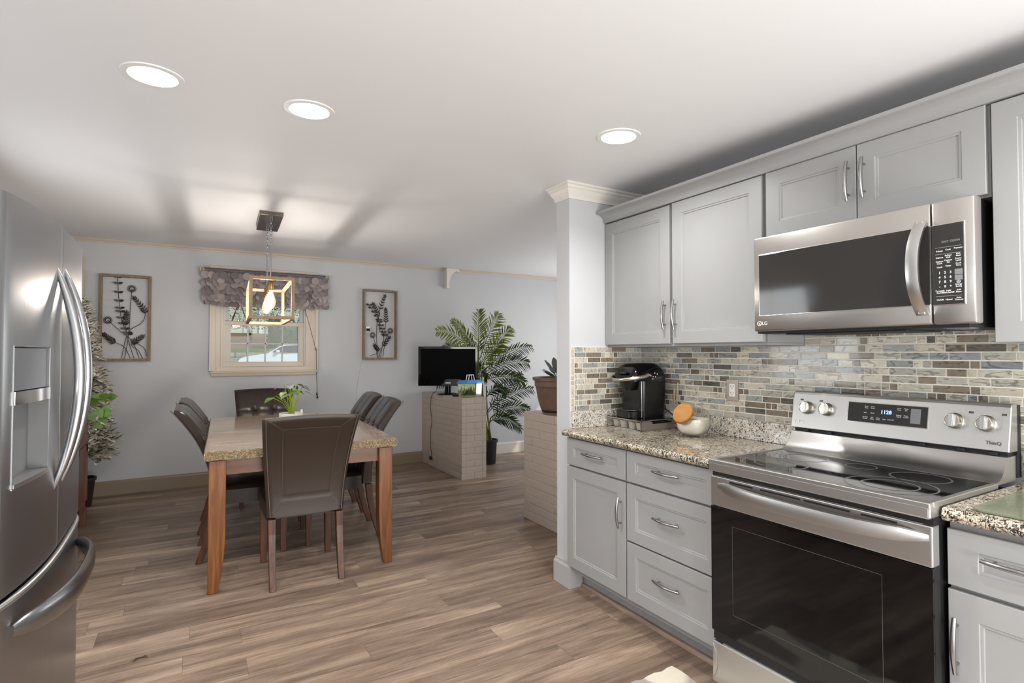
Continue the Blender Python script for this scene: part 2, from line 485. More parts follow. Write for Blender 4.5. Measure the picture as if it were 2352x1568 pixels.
# ceiling with a round hole at each downlight
bm = bmesh.new()
def loop(pts):
    vs = [bm.verts.new(p) for p in pts]
    return [bm.edges.new((vs[i], vs[(i + 1) % len(vs)])) for i in range(len(vs))]
edges = loop([(-1.3, -2.1, zc(-2.1)), (5.4, -2.1, zc(-2.1)), (5.4, 6.6, zc(6.6)), (-1.3, 6.6, zc(6.6))])
for (lx, ly) in LIGHTS:
    edges += loop([(lx + RL * cos(t * pi / 18), ly + RL * sin(t * pi / 18), zc(ly + RL * sin(t * pi / 18))) for t in range(36)])
bmesh.ops.triangle_fill(bm, use_beauty=True, use_dissolve=False, edges=edges)
b = B(); b.bm.free(); b.bm = bm
b.box(-1.3, 5.4, -2.1, 6.6, 2.62, 2.66)
struct(b, 'ceiling', 'ceiling_paint')

def wall(name, ax, a0, a1, c0, c1, holes=(), mat='wall_paint'):
    """a wall slab whose top follows the ceiling. ax='x': runs along x between a0..a1, y from c0..c1"""
    b = B()
    us = sorted({a0, a1, *[u for hh in holes for u in hh[:2]]})
    for u0, u1 in zip(us[:-1], us[1:]):
        hh = [q for q in holes if q[0] <= u0 + 1e-6 and q[1] >= u1 - 1e-6]
        spans = [(0, hh[0][2]), (hh[0][3], None)] if hh else [(0, None)]
        for z0, z1 in spans:
            if z1 is not None and z1 - z0 < .001: continue
            if ax == 'x':
                if z1 is None: b.prism([(c0, z0), (c1, z0), (c1, zc(c1)), (c0, zc(c0))], u0, u1, 'x')
                else: b.box(u0, u1, c0, c1, z0, z1)
            else:
                if z1 is None: b.prism([(u0, z0), (u1, z0), (u1, zc(u1)), (u0, zc(u0))], c0, c1, 'x')
                else: b.box(c0, c1, u0, u1, z0, z1)
    return struct(b, name, mat)
WIN = (.262, 1.080, 1.205, 2.16)
wall('wall_back', 'x', -1.2, 5.2, YB, YB + .16, [WIN])
wall('wall_left', 'y', -2.0, YB, XL - .1, XL, [(-1.4, -.1, 1.05, 1.98), (3.05, 4.15, .95, 2.05)])  # both openings are made up to go with added lamps
wall('wall_kitchen', 'y', -2.0, YR, XW, XW + .12)
wall('wall_return', 'x', XC, 2.57, YR, YR + .128, mat='wall_paint')
wall('wall_sunroom_front', 'x', 2.57, 5.2, YR, YR + .128)
wall('wall_sunroom_right', 'y', YR + .128, YB, 5.2, 5.3, [(3.3, 5.9, .6, 2.1)])
wall('wall_front', 'x', -1.2, XW, -2.1, -2.0, [(.05, 2.35, 0.0, 2.1)])  # made-up door opening, placed so the ceiling gets brighter

# baseboards
def base_profile(t, h):   # (distance from wall, z)
    return [(0, 0), (t, 0), (t, h - .022), (t * .55, h - .010), (t * .5, h), (0, h)]
b = B(); b.prism([(YB - d, z) for d, z in base_profile(.016, .134)], -1.2, 2.47, 'x'); struct(b, 'baseboard_back', 'trim_tan')
b = B(); b.prism([(YB - d, z) for d, z in base_profile(.016, .15)], 2.76, 5.2, 'x'); struct(b, 'baseboard_sunroom', 'trim_cream')
b = B(); b.prism([(XL + d, z) for d, z in base_profile(.016, .134)], 2.75, YB, 'y'); struct(b, 'baseboard_left', 'trim_tan')
def sweep(prof, path, name, mat, closed=False, kind='structure'):
    """prof (out, z); path of xy points, outwards = to the right of the direction of travel, mitred"""
    b = B(); rings = []
    n = len(path)
    for i, p in enumerate(path):
        p = Vector(p)
        d0 = (p - Vector(path[i - 1])).normalized() if i else None
        d1 = (Vector(path[i + 1]) - p).normalized() if i < n - 1 else None
        n0 = Vector((d0.y, -d0.x)) if d0 else None; n1 = Vector((d1.y, -d1.x)) if d1 else None
        if n0 and n1:
            m_ = (n0 + n1).normalized(); m_ = m_ / m_.dot(n0)
        else: m_ = n0 or n1
        rings.append([b.bm.verts.new((p.x + m_.x * o, p.y + m_.y * o, z(p, o) if callable(z) else z)) for o, z in prof])
    k = len(prof)
    for i in range(n - 1):
        for j in range(k):
            b.bm.faces.new([rings[i][j], rings[i][(j + 1) % k], rings[i + 1][(j + 1) % k], rings[i + 1][j]])
    b.bm.faces.new(rings[0]); b.bm.faces.new(rings[-1])
    o = b.to(name, mat)
    if kind: o['kind'] = kind
    return o
# base round the end of the return wall: outwards is right of travel, so travel (2.45,YR)->(XC,YR)->(XC,YR+.128)->...
PATH = [(2.36, YR + .128), (XC, YR + .128), (XC, YR), (1.965, YR)]
sweep([(0, 0), (.016, 0), (.016, .118), (.010, .130), (.009, .142), (0, .142)], PATH, 'baseboard_return', 'trim_grey')
# crown on the end of the return wall
CP = [(0, -.088), (.008, -.088), (.010, -.070), (.022, -.052), (.030, -.034), (.036, -.030), (.038, -.016), (.048, -.012), (.048, .0), (0, 0)]
def crown_z(dz):
    return lambda p, o: zc(p.y) + dz - .001
sweep([(o, crown_z(dz)) for o, dz in CP], [(2.445, YR + .128), (XC, YR + .128), (XC, YR), (2.445, YR)], 'trim_1', 'crown_light')
# thin crown of the dining wall, and the corbel where the old partition ended
zt = zc(YB)
b = B(); b.prism([(YB, zt - .036), (YB - .008, zt - .036), (YB - .012, zt - .022), (YB - .02, zt - .016), (YB - .026, zt - .004), (YB - .026, zt), (YB, zt)], -1.2, 2.79, 'x')
struct(b, 'trim_2', 'crown_tan')
b = B(); b.prism([(YB, zt - .042), (YB - .008, zt - .042), (YB - .012, zt - .026), (YB - .02, zt - .02), (YB - .026, zt - .012), (YB - .026, zt - .001), (YB, zt - .001)], 2.84, 5.2, 'x')
struct(b, 'trim_3', 'crown_tan')
# casing of the doorway beside the tree
b = B(); b.box(-.975, -.892, YB - .02, YB, 0, 2.26, .004); struct(b, 'trim_4', 'crown_tan')
t = thing('corbel', 'cream curved wooden corbel under the ceiling of the back wall above the television', 'bracket', (2.79, YB, 2.19))
b = B(); poly = [(2.765, 2.185), (2.80, 2.185)] + [(2.80 + .115 * (1 - cos(q)), 2.215 + .185 * sin(q)) for q in [i * pi / 2 / 10 for i in range(11)]] + [(2.93, 2.40), (2.935, 2.436), (2.765, 2.436)]
b.prism(poly, YB - .075, YB, 'y'); b.to('bracket_body', 'crown_light', t, bevel=.003)
b = B(); b.box(2.762, 2.807, YB - .082, YB, 2.178, 2.2, .003); b.to('bracket_moulding', 'crown_light', t)
b = B(); b.box(2.90, 2.945, YB - .082, YB, 2.395, 2.412, .003); b.to('bracket_moulding', 'crown_light', t)

# ------------------------------------------------------------------ window in the back wall
x0, x1, z0, z1 = WIN
b = B()
# jamb liner
b.box(x0, x1, YB - .005, YB + .16, z0 - .02, z0); b.box(x0, x1, YB - .005, YB + .16, z1, z1 + .02)
b.box(x0, x0 + .018, YB - .005, YB + .16, z0, z1); b.box(x1 - .018, x1, YB - .005, YB + .16, z0, z1)
wj = struct(b, 'window_1', 'sash_white')
# casing
def casing(b, x0, x1, z0, z1, vertical):
    for (a, c, d) in ((0, 1, .014), (0, .18, .026), (.82, 1.0, .022), (.45, .55, .018)):
        if vertical: b.box(x0 + (x1 - x0) * a, x0 + (x1 - x0) * c, YB - d, YB, z0, z1, .003)
        else: b.box(x0, x1, YB - d, YB, z0 + (z1 - z0) * a, z0 + (z1 - z0) * c, .003)
b = B(); casing(b, .135, .262, 1.165, 2.23, True); b.to('side_casing', 'window_cream', wj)
b = B(); casing(b, 1.21, 1.082, 1.165, 2.23, True); b.to('side_casing', 'window_cream', wj)
b = B(); b.box(.135, 1.21, YB - .022, YB, 2.16, 2.26, .004); b.to('head_casing', 'window_cream', wj)
b = B(); b.prism([(YB, 1.108), (YB - .016, 1.108), (YB - .022, 1.116), (YB - .028, 1.14), (YB - .034, 1.144), (YB - .036, 1.16), (YB, 1.166)], lambda u, v: .142 + .022 * (1.166 - v) / .058, lambda u, v: 1.208 - .022 * (1.166 - v) / .058, 'x')
b.to('apron', 'window_cream', wj)
b = B(); b.box(.20, 1.145, YB - .03, YB + .03, 1.166, 1.206, .004); b.box(.18, 1.165, YB - .036, YB, 1.160, 1.170, .003); b.to('sill', 'window_cream', wj)
def sash(name, xa, xb, za, zb, yy, rail, label):
    b = B(); f = rail
    b.box(xa, xb, yy, yy + .035, za, za + f, .003); b.box(xa, xb, yy, yy + .035, zb - f * .8, zb, .003)
    b.box(xa, xa + f, yy, yy + .035, za + f + .0002, zb - f * .8 - .0002, .002); b.box(xb - f, xb, yy, yy + .035, za + f + .0002, zb - f * .8 - .0002, .002)
    s = b.to(name, 'window_cream' if yy < YB + .04 else 'sash_white', wj); s['label'] = label
    ga, gb, ha, hb = xa + f, xb - f, za + f, zb - f * .8
    b = B()
    for k in (1, 2, 3):
        xx = ga + (gb - ga) * k / 4; b.box(xx - .008, xx + .008, yy + .008, yy + .022, ha, hb, .002)
    zz = (ha + hb) / 2; b.box(ga, gb, yy + .008, yy + .022, zz - .008, zz + .008, .002)
    if name == 'lower_sash': b.box(ga, ga + .01, yy + .004, yy + .03, ha, hb); b.box(gb - .01, gb, yy + .004, yy + .03, ha, hb)
    b.to('muntins', 'muntin_white', s)
    b = B(); b.box(ga, gb, yy + .013, yy + .017, ha, hb); b.to('glass_pane', 'window_glass', s)
sash('lower_sash', x0 + .012, x1 - .012, 1.206, 1.69, YB + .02, .052, 'lower sliding sash with eight panes')
sash('upper_sash', x0 + .012, x1 - .012, 1.655, 2.15, YB + .06, .04, 'upper sash half hidden by the valance')
# sunroom window; left-wall windows and rear doors below are added for the light
b = B(); b.box(5.2, 5.3, 3.3, 5.9, .56, .6); b.box(5.18, 5.3, 4.57, 4.63, .6, 2.1); b.box(5.2, 5.3, 3.3, 3.34, .6, 2.1); b.box(5.2, 5.3, 5.86, 5.9, .6, 2.1)
struct(b, 'window_2', 'trim_cream')
b = B()
for ya in (3.05, 3.58, 4.11): b.box(XL - .07, XL - .02, ya, ya + .04, .95, 2.05)
b.box(XL - .072, XL - .018, 3.05, 4.15, .92, .95)
struct(b, 'added_window_3', 'trim_cream')  # unseen window added to go with the dining fill
b = B()
for ya in (-1.4, -.77, -.14): b.box(XL - .07, XL - .02, ya, ya + .04, 1.05, 1.98)
b.box(XL - .072, XL - .018, -1.4, -.1, 1.02, 1.05)
struct(b, 'added_window_4', 'trim_cream')  # unseen window added to go with the kitchen uplight
b = B()
for xa in (.05, 1.17, 2.29): b.box(xa, xa + .06, -2.08, -2.02, 0, 2.1)
b.box(.05, 2.35, -2.079, -2.021, 2.04, 2.1); b.box(.05, 2.35, -2.079, -2.021, 0, .08)
struct(b, 'added_door_1', 'trim_cream')  # unseen doors added to go with the rear fill and uplight

# ------------------------------------------------------------------ recessed downlights
DLAB = ['round recessed ceiling light nearest the refrigerator, leftmost of the three', 'round recessed ceiling light in the middle of the three, before the pendant lamp',
        'round recessed ceiling light nearest the wall cabinets, rightmost of the three', 'round recessed ceiling light behind the camera by the left wall',
        'round recessed ceiling light far behind the camera', 'round recessed ceiling light behind the camera over the worktop']
slope = math.atan(.0245)
for i, (lx, ly) in enumerate(LIGHTS):
    t = thing('recessed_light', DLAB[i], 'ceiling light', (lx, ly, zc(ly)), 'recessed ceiling lights', world=False)
    t.rotation_euler = (slope, 0, 0)
    b = B(); b.lathe([(RL + .022, 0), (RL + .020, -.004), (RL, -.005), (RL - .002, 0), (.072, .012), (.060, .036), (.052, .045), (.056, .047), (.08, .02), (RL + .001, .002)], seg=48)
    b.to('trim_ring', 'white_plastic', t, smooth=True, local=True)
    b = B(); b.lathe([(0, .044), (.054, .044), (.054, .048), (0, .048)], seg=40); b.to('diffuser', 'diffuser', t, local=True)
    l = light('downlight_lamp', 'AREA', (lx, ly, zc(ly) - .006 + .04), 13, (1, .99, .975), (0, 0, 0), shape='DISK', size=.095)
    l.data.spread = R(170)

# ------------------------------------------------------------------ kitchen cabinets
def shaker(y0, y1, z0, z1, X, ry=.062, rz=.062, t=.02):
    """door or drawer front looking towards -X with a stepped recessed panel"""
    b = B(); bm = b.bm
    def ring(iy, iz, d):
        return [bm.verts.new((X + d, a, c)) for a, c in ((y0 + iy, z0 + iz), (y1 - iy, z0 + iz), (y1 - iy, z1 - iz), (y0 + iy, z1 - iz))]
    rs = [ring(0, 0, t), ring(0, 0, .002), ring(.002, .002, 0), ring(ry, rz, 0), ring(ry + .002, rz + .002, .003), ring(ry + .009, rz + .009, .0035), ring(ry + .011, rz + .011, .0075)]
    for a, c in zip(rs[:-1], rs[1:]):
        for k in range(4): bm.faces.new([a[k], a[(k + 1) % 4], c[(k + 1) % 4], c[k]])
    bm.faces.new(rs[-1]); bm.faces.new(rs[0][::-1])
    return b
def pull(X, yc, z_, L, axis, parent):
    """arched bar pull on a face at X"""
    h2 = L / 2; b = B(); pts = []; rr = []
    for i in range(15):
        q = -1 + 2 * i / 14
        out = .020 + .013 * (1 - q * q)
        d = q * h2
        pts.append((X - out, yc + (d if axis == 'y' else 0), z_ + (d if axis == 'z' else 0)))
        rr.append(.0058 + .0014 * (1 - abs(q)))
    b.tube(pts, rr, 10)
    for sgn in (-1, 1):
        d = sgn * h2 * .68; o = .020 + .013 * (1 - .68 ** 2)
        c = (yc + (d if axis == 'y' else 0), z_ + (d if axis == 'z' else 0))
        b.tube([(X + .0005, *c), (X - o, *c)], .0042, 8)
    return b.to('handle', 'nickel', parent, smooth=True)
def front(root, name, y0, y1, z0, z1, X, hy, hz, L, axis, ry=.062, rz=.062):
    d = shaker(min(y0, y1), max(y0, y1), z0, z1, X, ry, rz).to(name, 'cabinet_grey', root)
    pull(X, hy, hz, L, axis, d)
    return d
# wall cabinets
XU = 2.15
t = thing('wall_cabinet', 'grey wall cabinet with two tall doors above the coffee maker', 'cabinet', (2.45, 2.02, 1.39), 'kitchen wall cabinets')
b = B(); b.box(2.172, 2.449, 1.49, 2.555, 1.396, 2.14)
b.box(2.171, 2.449, 1.49, 2.555, 1.386, 1.397); b.to('carcass', 'cabinet_edge', t)
front(t, 'door', 2.553, 2.040, 1.400, 2.130, XU, 2.066, 1.552, .15, 'z')
front(t, 'door', 2.020, 1.499, 1.400, 2.134, XU, 1.995, 1.552, .15, 'z')
t = thing('wall_cabinet', 'short grey wall cabinet with two low doors above the microwave', 'cabinet', (2.45, 1.1, 1.84), 'kitchen wall cabinets')
b = B(); b.box(2.172, 2.449, .708, 1.488, 1.845, 2.14); b.to('carcass', 'cabinet_edge', t)
front(t, 'door', 1.479, 1.104, 1.852, 2.136, XU, 1.128, 2.003, .15, 'z')
front(t, 'door', 1.100, .714, 1.852, 2.136, XU, 1.072, 2.003, .15, 'z')
t = thing('wall_cabinet', 'tall grey wall cabinet at the right edge beside the microwave', 'cabinet', (2.45, .45, 1.38), 'kitchen wall cabinets')
b = B(); b.box(2.172, 2.449, .18, .706, 1.386, 2.14); b.to('carcass', 'cabinet_edge', t)
front(t, 'door', .700, .190, 1.384, 2.132, XU, .225, 1.53, .15, 'z')
# crown of the wall cabinets
t = thing('cabinet_crown', 'long grey cove moulding along the top of the wall cabinets', 'moulding', (2.15, 1.4, 2.137))
b = B(); cv = [(2.176, 2.137), (2.142, 2.137)] + [(2.142 - .052 * (1 - cos(q)), 2.146 + .038 * sin(q) * 1.0) for q in [i * pi / 2 / 8 for i in range(9)]] + [(2.084, 2.186), (2.080, 2.197), (2.176, 2.197)]
b.prism(cv, lambda u, v: 2.553 - .0 * u, .18, 'y'); b.to('moulding', 'cabinet_grey', t)

# base cabinets
XD = 1.86
t = thing('base_cabinet', 'grey base cabinet with one drawer over one door beside the end wall', 'cabinet', (2.45, 2.3, 0), 'kitchen base cabinets')
b = B(); b.box(1.882, 2.448, 2.058, 2.553, .11, .874); b.to('carcass', 'cabinet_edge', t)
b = B(); b.box(1.97, 1.985, 2.058, 2.553, 0, .11); b.to('toe_kick', 'cabinet_grey', t)
front(t, 'drawer', 2.552, 2.063, .716, .866, XD, 2.308, .800, .166, 'y', .058, .048)
front(t, 'door', 2.552, 2.063, .139, .706, XD, 2.093, .554, .155, 'z')
t = thing('base_cabinet', 'grey base cabinet with three stacked drawers left of the range', 'cabinet', (2.45, 1.78, 0), 'kitchen base cabinets')
b = B(); b.box(1.882, 2.448, 1.495, 2.056, .11, .874); b.to('carcass', 'cabinet_edge', t)
b = B(); b.box(1.97, 1.985, 1.495, 2.056, 0, .11); b.to('toe_kick', 'cabinet_grey', t)
for z0_, z1_, hz in ((.716, .866, .803), (.427, .706, .587), (.139, .419, .300)):
    front(t, 'drawer', 2.053, 1.500, z0_, z1_, XD, 1.780, hz, .157, 'y', .062, .048 if z0_ > .7 else .06)
t = thing('base_cabinet', 'grey base cabinet right of the range, drawer over door', 'cabinet', (2.45, .5, 0), 'kitchen base cabinets')
b = B(); b.box(1.882, 2.448, .30, .722, .11, .874); b.to('carcass', 'cabinet_edge', t)
b = B(); b.box(1.97, 1.985, .30, .722, 0, .11); b.to('toe_kick', 'cabinet_grey', t)
front(t, 'drawer', .722, .305, .694, .852, XD, .560, .789, .157, 'y', .070, .050)
front(t, 'door', .722, .305, .139, .682, XD, .700, .534, .155, 'z', .07, .07)
b = B(); b.prism([(1.969, 0), (1.951, 0), (1.951, .010), (1.957, .018), (1.969, .021)], 1.497, 2.545, 'y')
tag(b.to('shoe_moulding', 'shoe_wood'), 'thin wood-look quarter round strip along the toe kick of the base cabinets', 'moulding')

# worktops: a rounded front edge, the left one with two upstands
def worktop(name, label, y0, y1, ups):
    t = thing(name, label, 'countertop', (2.1, (y0 + y1) / 2, .876))
    b = B(); pr = [(2.449, .876), (1.846, .876)] + [(1.846 - .019 * sin(q), .895 - .019 * cos(q)) for q in [i * pi / 8 for i in range(1, 8)]] + [(1.846, .914), (2.449, .914)]
    b.prism(pr, y0, y1, 'y'); b.to('slab', 'granite', t, smooth=True)
    for (a0, a1, c0, c1) in ups:
        b = B(); b.box(a0, a1, c0, c1, .9145, 1.012, .002); b.to('upstand', 'granite_splash', t)
    return t
worktop('granite_countertop', 'speckled beige granite countertop under the coffee maker', 1.492, YR - .0005, [(2.430, 2.4495, 1.492, YR - .001), (1.895, 2.429, YR - .02, YR - .001)])
worktop('granite_countertop', 'speckled beige granite countertop right of the range', .18, .722, [(2.430, 2.4495, .18, .722)])
b = B(); b.prism([(XC - .04, YR - .0006), (XC - .04 + .01, YR - .03), (1.90, YR - .03), (1.90, YR - .0006)], .8765, .9135, 'z'); b.bm.free()

# ------------------------------------------------------------------ mosaic backsplash
TCOL = [((212, 204, 186), 27), ((198, 194, 180), 22), ((184, 181, 170), 18), ((166, 168, 163), 11), ((151, 156, 157), 5), ((142, 131, 114), 11), ((124, 115, 100), 7), ((106, 102, 92), 4)]
def pick(hf):
    ws = []
    for i, (c, wt) in enumerate(TCOL):
        if i in (3, 4): wt = wt * (.5 + 1.6 * hf)  # bluish daylight on the upper rows is put into the tile choice
        if i in (0,): wt = wt * (1.35 - .7 * hf)
        if i in (7,): wt = wt * (.6 + .8 * hf)
        ws.append(wt)
    return random.choices([c for c, _ in TCOL], ws)[0]
def mosaic(name, label, to3, u0, u1, z0, z1, nrm, edge=False, rows=12):
    """tiles on a plane. to3(u,z,d)->point; one mesh for the tiles, one for the grout bed"""
    bm = bmesh.new(); cl = bm.loops.layers.float_color.new('tile_colour')
    ph = (z1 - z0) / rows; g = .0016
    def tile(a0, a1, b0, b1, col):
        kf = random.uniform(.93, 1.05); c = lin(tuple(min(255, q * kf) for q in col))
        e = .0014
        outer = [bm.verts.new(to3(u, v, 0)) for u, v in ((a0, b0), (a1, b0), (a1, b1), (a0, b1))]
        inner = [bm.verts.new(to3(u, v, .0035)) for u, v in ((a0 + e, b0 + e), (a1 - e, b0 + e), (a1 - e, b1 - e), (a0 + e, b1 - e))]
        fs = [bm.faces.new([outer[k], outer[(k + 1) % 4], inner[(k + 1) % 4], inner[k]]) for k in range(4)] + [bm.faces.new(inner)]
        for f in fs:
            for lp in f.loops: lp[cl] = (*c, 1)
    us = u0
    if edge:
        z = z0
        while z < z1 - .01:
            hgt = min(random.choice([.03, .075, .1]), z1 - z)
            tile(u0 + g, u0 + .024, z + g, z + hgt - g, pick(.2) if random.random() < .25 else (204, 194, 174)); z += hgt
        us = u0 + .025
    for r in range(rows):
        zz = z0 + r * ph; hf = (zz - z0) / (.385); u = us; k = random.random()
        first = True; last = None
        while u < u1 - .004:
            L = random.choices([.031, .064, .098, .118], [24, 26, 26, 24])[0]
            if first: L *= random.uniform(.4, 1); first = False
            if u1 - u - L < .012: L = u1 - u
            L = min(L, u1 - u)
            c = pick(hf)
            if L < .035 and random.random() < .55: c = random.choice([(136, 122, 106), (124, 112, 98), (186, 180, 164)])
            while c == last and random.random() < .7: c = pick(hf)
            last = c
            tile(u + g, u + L - g, zz + g, zz + ph - g, c); u += L
    bmesh.ops.recalc_face_normals(bm, faces=bm.faces[:])
    t = thing(name, label, 'backsplash', to3((u0 + u1) / 2, z0, 0), None)
    b = B(); b.bm.free(); b.bm = bm; b.to('tiles', 'mosaic', t)
    b = B(); p = [to3(u, z, d) for u, z, d in ((u0, z0, -.0045), (u1, z0, -.0045), (u1, z1, -.0045), (u0, z1, -.0045))]
    q = [to3(u, z, .0012) for u, z in ((u0, z0), (u1, z0), (u1, z1), (u0, z1))]
    vs = [b.bm.verts.new(v) for v in p + q]
    b.bm.faces.new(vs[:4]); b.bm.faces.new(vs[4:])
    for k in range(4): b.bm.faces.new([vs[k], vs[(k + 1) % 4], vs[4 + (k + 1) % 4], vs[4 + k]])
    b.to('grout', 'grout', t)
mosaic('tile_backsplash', 'mosaic tile backsplash of thin grey and beige strips behind the range', lambda u, z, d: Vector((XW - .005 - d, 2.553 - u, z)), 0, 2.373, 1.013, 1.385, 'x')
random.seed(11)
mosaic('tile_backsplash', 'narrow mosaic tile backsplash on the end wall beside the coffee maker', lambda u, z, d: Vector((XC + .004 + u, YR - .0052 - d, z)), 0, .554, 1.013, 1.388, 'y', edge=True)
# extra rows between the microwave and the cabinets' bottom line
random.seed(12)
mosaic('tile_backsplash', 'mosaic tile strip right under the microwave', lambda u, z, d: Vector((XW - .005 - d, 1.488 - u, z)), 0, .78, 1.387, 1.449, 'x', rows=2)
# and down to the range behind its control panel
random.seed(13)
mosaic('tile_backsplash', 'mosaic tile field low behind the range control panel', lambda u, z, d: Vector((XW - .005 - d, 1.488 - u, z)), 0, .762, .92, 1.011, 'x', rows=3)

# outlet
t = thing('wall_outlet', 'double power outlet in a brushed steel plate on the mosaic tiles', 'outlet', (2.44, 1.877, 1.157))
b = B(); b.box(2.4345, 2.441, 1.842, 1.914, 1.100, 1.214, .002); b.to('cover_plate', 'plate_steel', t)
b = B(); b.box(2.4325, 2.436, 1.861, 1.895, 1.124, 1.190, .001); o = b.to('socket_insert', 'cream_socket', t)
b = B()
for zz in (1.140, 1.174):
    for yy in (1.871, 1.885): b.box(2.4321, 2.4327, yy - .0012, yy + .0012, zz - .001, zz + .008)
    b.box(2.4321, 2.4327, 1.876, 1.880, zz - .009, zz - .005)
b.to('socket_slots', 'black_matte', o)
# ------------------------------------------------------------------ range
RY0, RY1 = .728, 1.485
t = thing('electric_range', 'stainless steel electric range with black glass cooktop and oven door', 'range', (2.1, 1.106, 0))
RNG = t
b = B(); b.box(1.835, 2.43, RY0 + .006, RY1 - .006, .04, .885); b.box(1.90, 2.42, RY0 + .03, RY1 - .03, 0, .04); b.to('body', 'black_matte', t)
# cooktop: steel tray with rolled rim, black glass inside
b = B()
b.box(1.775, 2.245, RY0, RY1, .884, .922, .006)
for (a0, a1, c0, c1) in ((1.7752, 1.80, RY0 + .0002, RY1 - .0002), (1.8002, 2.244, RY0 + .0002, RY0 + .016), (1.8002, 2.244, RY1 - .016, RY1 - .0002)):
    b.box(a0, a1, c0, c1, .9125, .931, .003)
b.to('cooktop_frame', 'steel', t)
b = B(); b.box(1.798, 2.243, RY0 + .014, RY1 - .014, .918, .9285, .001); gl = b.to('cooktop_glass', 'black_gloss', t)
b = B()
for (cx, cy, r) in ((1.93, 1.30, .115), (1.93, .90, .125), (2.13, 1.30, .08), (2.13, .90, .085), (2.15, 1.10, .05)):
    for rr in ((r, r * .62) if r > .1 else (r,)):
        b.lathe([(rr - .003, .9287), (rr + .003, .9287), (rr + .003, .9290), (rr - .003, .9290), (rr - .003, .9287)], (cx, cy, 0), 56)
b.to('burner_rings', 'ring_grey', gl)
# lower back guard: sloped steel cove
b = B(); pr = [(2.242, .9225), (2.242, .929)] + [(2.250 + .075 * q, .932 + .072 * q ** 2.2) for q in [i / 8 for i in range(9)]] + [(2.40, 1.004), (2.40, .9225)]
b.prism(pr, RY0 + .004, RY1 - .004, 'y'); b.to('rear_guard', 'steel', t, smooth=True)
b = B(); b.box(2.345, 2.42, RY0 + .008, RY1 - .008, 1.002, 1.022)
for yy in (1.42, 1.32, .98, .86, .77): b.box(2.33, 2.35, yy - .012, yy + .012, 1.006, 1.018, .002)
b.to('vent_gap', 'dark_gap', t)
# control panel, leaning back
tl = math.atan(.03 / .158)
b = B(); pr = [(2.326, 1.020), (2.356, 1.168), (2.360, 1.176), (2.368, 1.180), (2.40, 1.178), (2.40, 1.020)]
b.prism(pr, RY0 - .002, RY1 + .002, 'y'); cp = b.to('control_panel', 'steel', t, bevel=.003)
b = B(); b.box(2.40, 2.434, RY0, RY1, .93, 1.174); b.to('rear_housing', 'black_matte', t)
def onp(z): return 2.326 + (z - 1.020) * .030 / .148      # x of the panel's face at height z
def panel_box(b, y0, y1, z0, z1, d0, d1):
    p = []
    for d in (d0, d1):
        for (yy, zz) in ((y0, z0), (y1, z0), (y1, z1), (y0, z1)): p.append((onp(zz) - d, yy, zz))
    vs = [b.bm.verts.new(v) for v in p]
    b.bm.faces.new(vs[:4][::-1]); b.bm.faces.new(vs[4:])
    for k in range(4): b.bm.faces.new([vs[k], vs[(k + 1) % 4], vs[4 + (k + 1) % 4], vs[4 + k]])
b = B(); panel_box(b, .960, 1.248, 1.070, 1.152, 0, .0012); b.to('display_bezel', 'chrome', t)
b = B(); panel_box(b, .963, 1.245, 1.073, 1.149, 0, .0016); ds = b.to('display_glass', 'smoked_glass', t)
def ptext(items, name, mat, parent, lift=.0018, ext=.0002):
    b = B()
    for s, y, z, size, bold in items:
        b.add(text_mesh(s, size, facing_negx(onp(z) - lift, y, z, tl), ext, bold=bold))
    return b.to(name, mat, parent)
ptext([('1128', 1.103, 1.118, .020, .0004)], 'clock_digits', 'display_blue', ds)
tx = []
for y, z, s in ((1.176, 1.133, 'Cook\nTime'), (1.152, 1.133, 'Conv.\nRoast'), (1.178, 1.111, 'Bake'), (1.152, 1.111, 'Broil'), (1.178, 1.091, 'Air Fry/\nWarm'), (1.152, 1.091, 'Self\nClean'),
                (1.130, 1.091, 'Oven\nMode'), (1.108, 1.091, 'Light'), (1.085, 1.091, 'Start/Off'), (1.058, 1.134, 'Cook\nTime'), (1.034, 1.134, 'Timer\nSet'), (1.058, 1.108, 'Settings\nClock'), (1.034, 1.108, 'Timer\nOn/Off')):
    tx.append((s, y, z, .0062, 0))
ptext(tx, 'display_lettering', 'lettering', ds)
b = B(); panel_box(b, .985, 1.018, 1.085, 1.140, .0015, .0020); b.to('display_label', 'key_grey', ds)
ptext([('LG', 1.440, 1.047, .019, .0001)], 'logo_lettering', 'lettering', cp)
ptext([('ThinQ', .768, 1.047, .016, .0003)], 'name_lettering', 'lettering_dark', cp)
b = B()
pts = [(onp(1.047 + .0085 * sin(q)) - .0015, 1.460 + .0085 * cos(q), 1.047 + .0085 * sin(q)) for q in [i * 2 * pi / 24 for i in range(25)]]
b.tube(pts, .0009, 6); b.tube([(onp(1.047) - .0015, 1.460, 1.051), (onp(1.047) - .0015, 1.460, 1.043), (onp(1.047) - .0015, 1.456, 1.043)], .0008, 6)
b.tube([(onp(1.047) - .0015, 1.4635, 1.049), (onp(1.047) - .0015, 1.4636, 1.0492)], .0012, 6)
b.to('logo_emblem', 'lettering', cp, smooth=True)
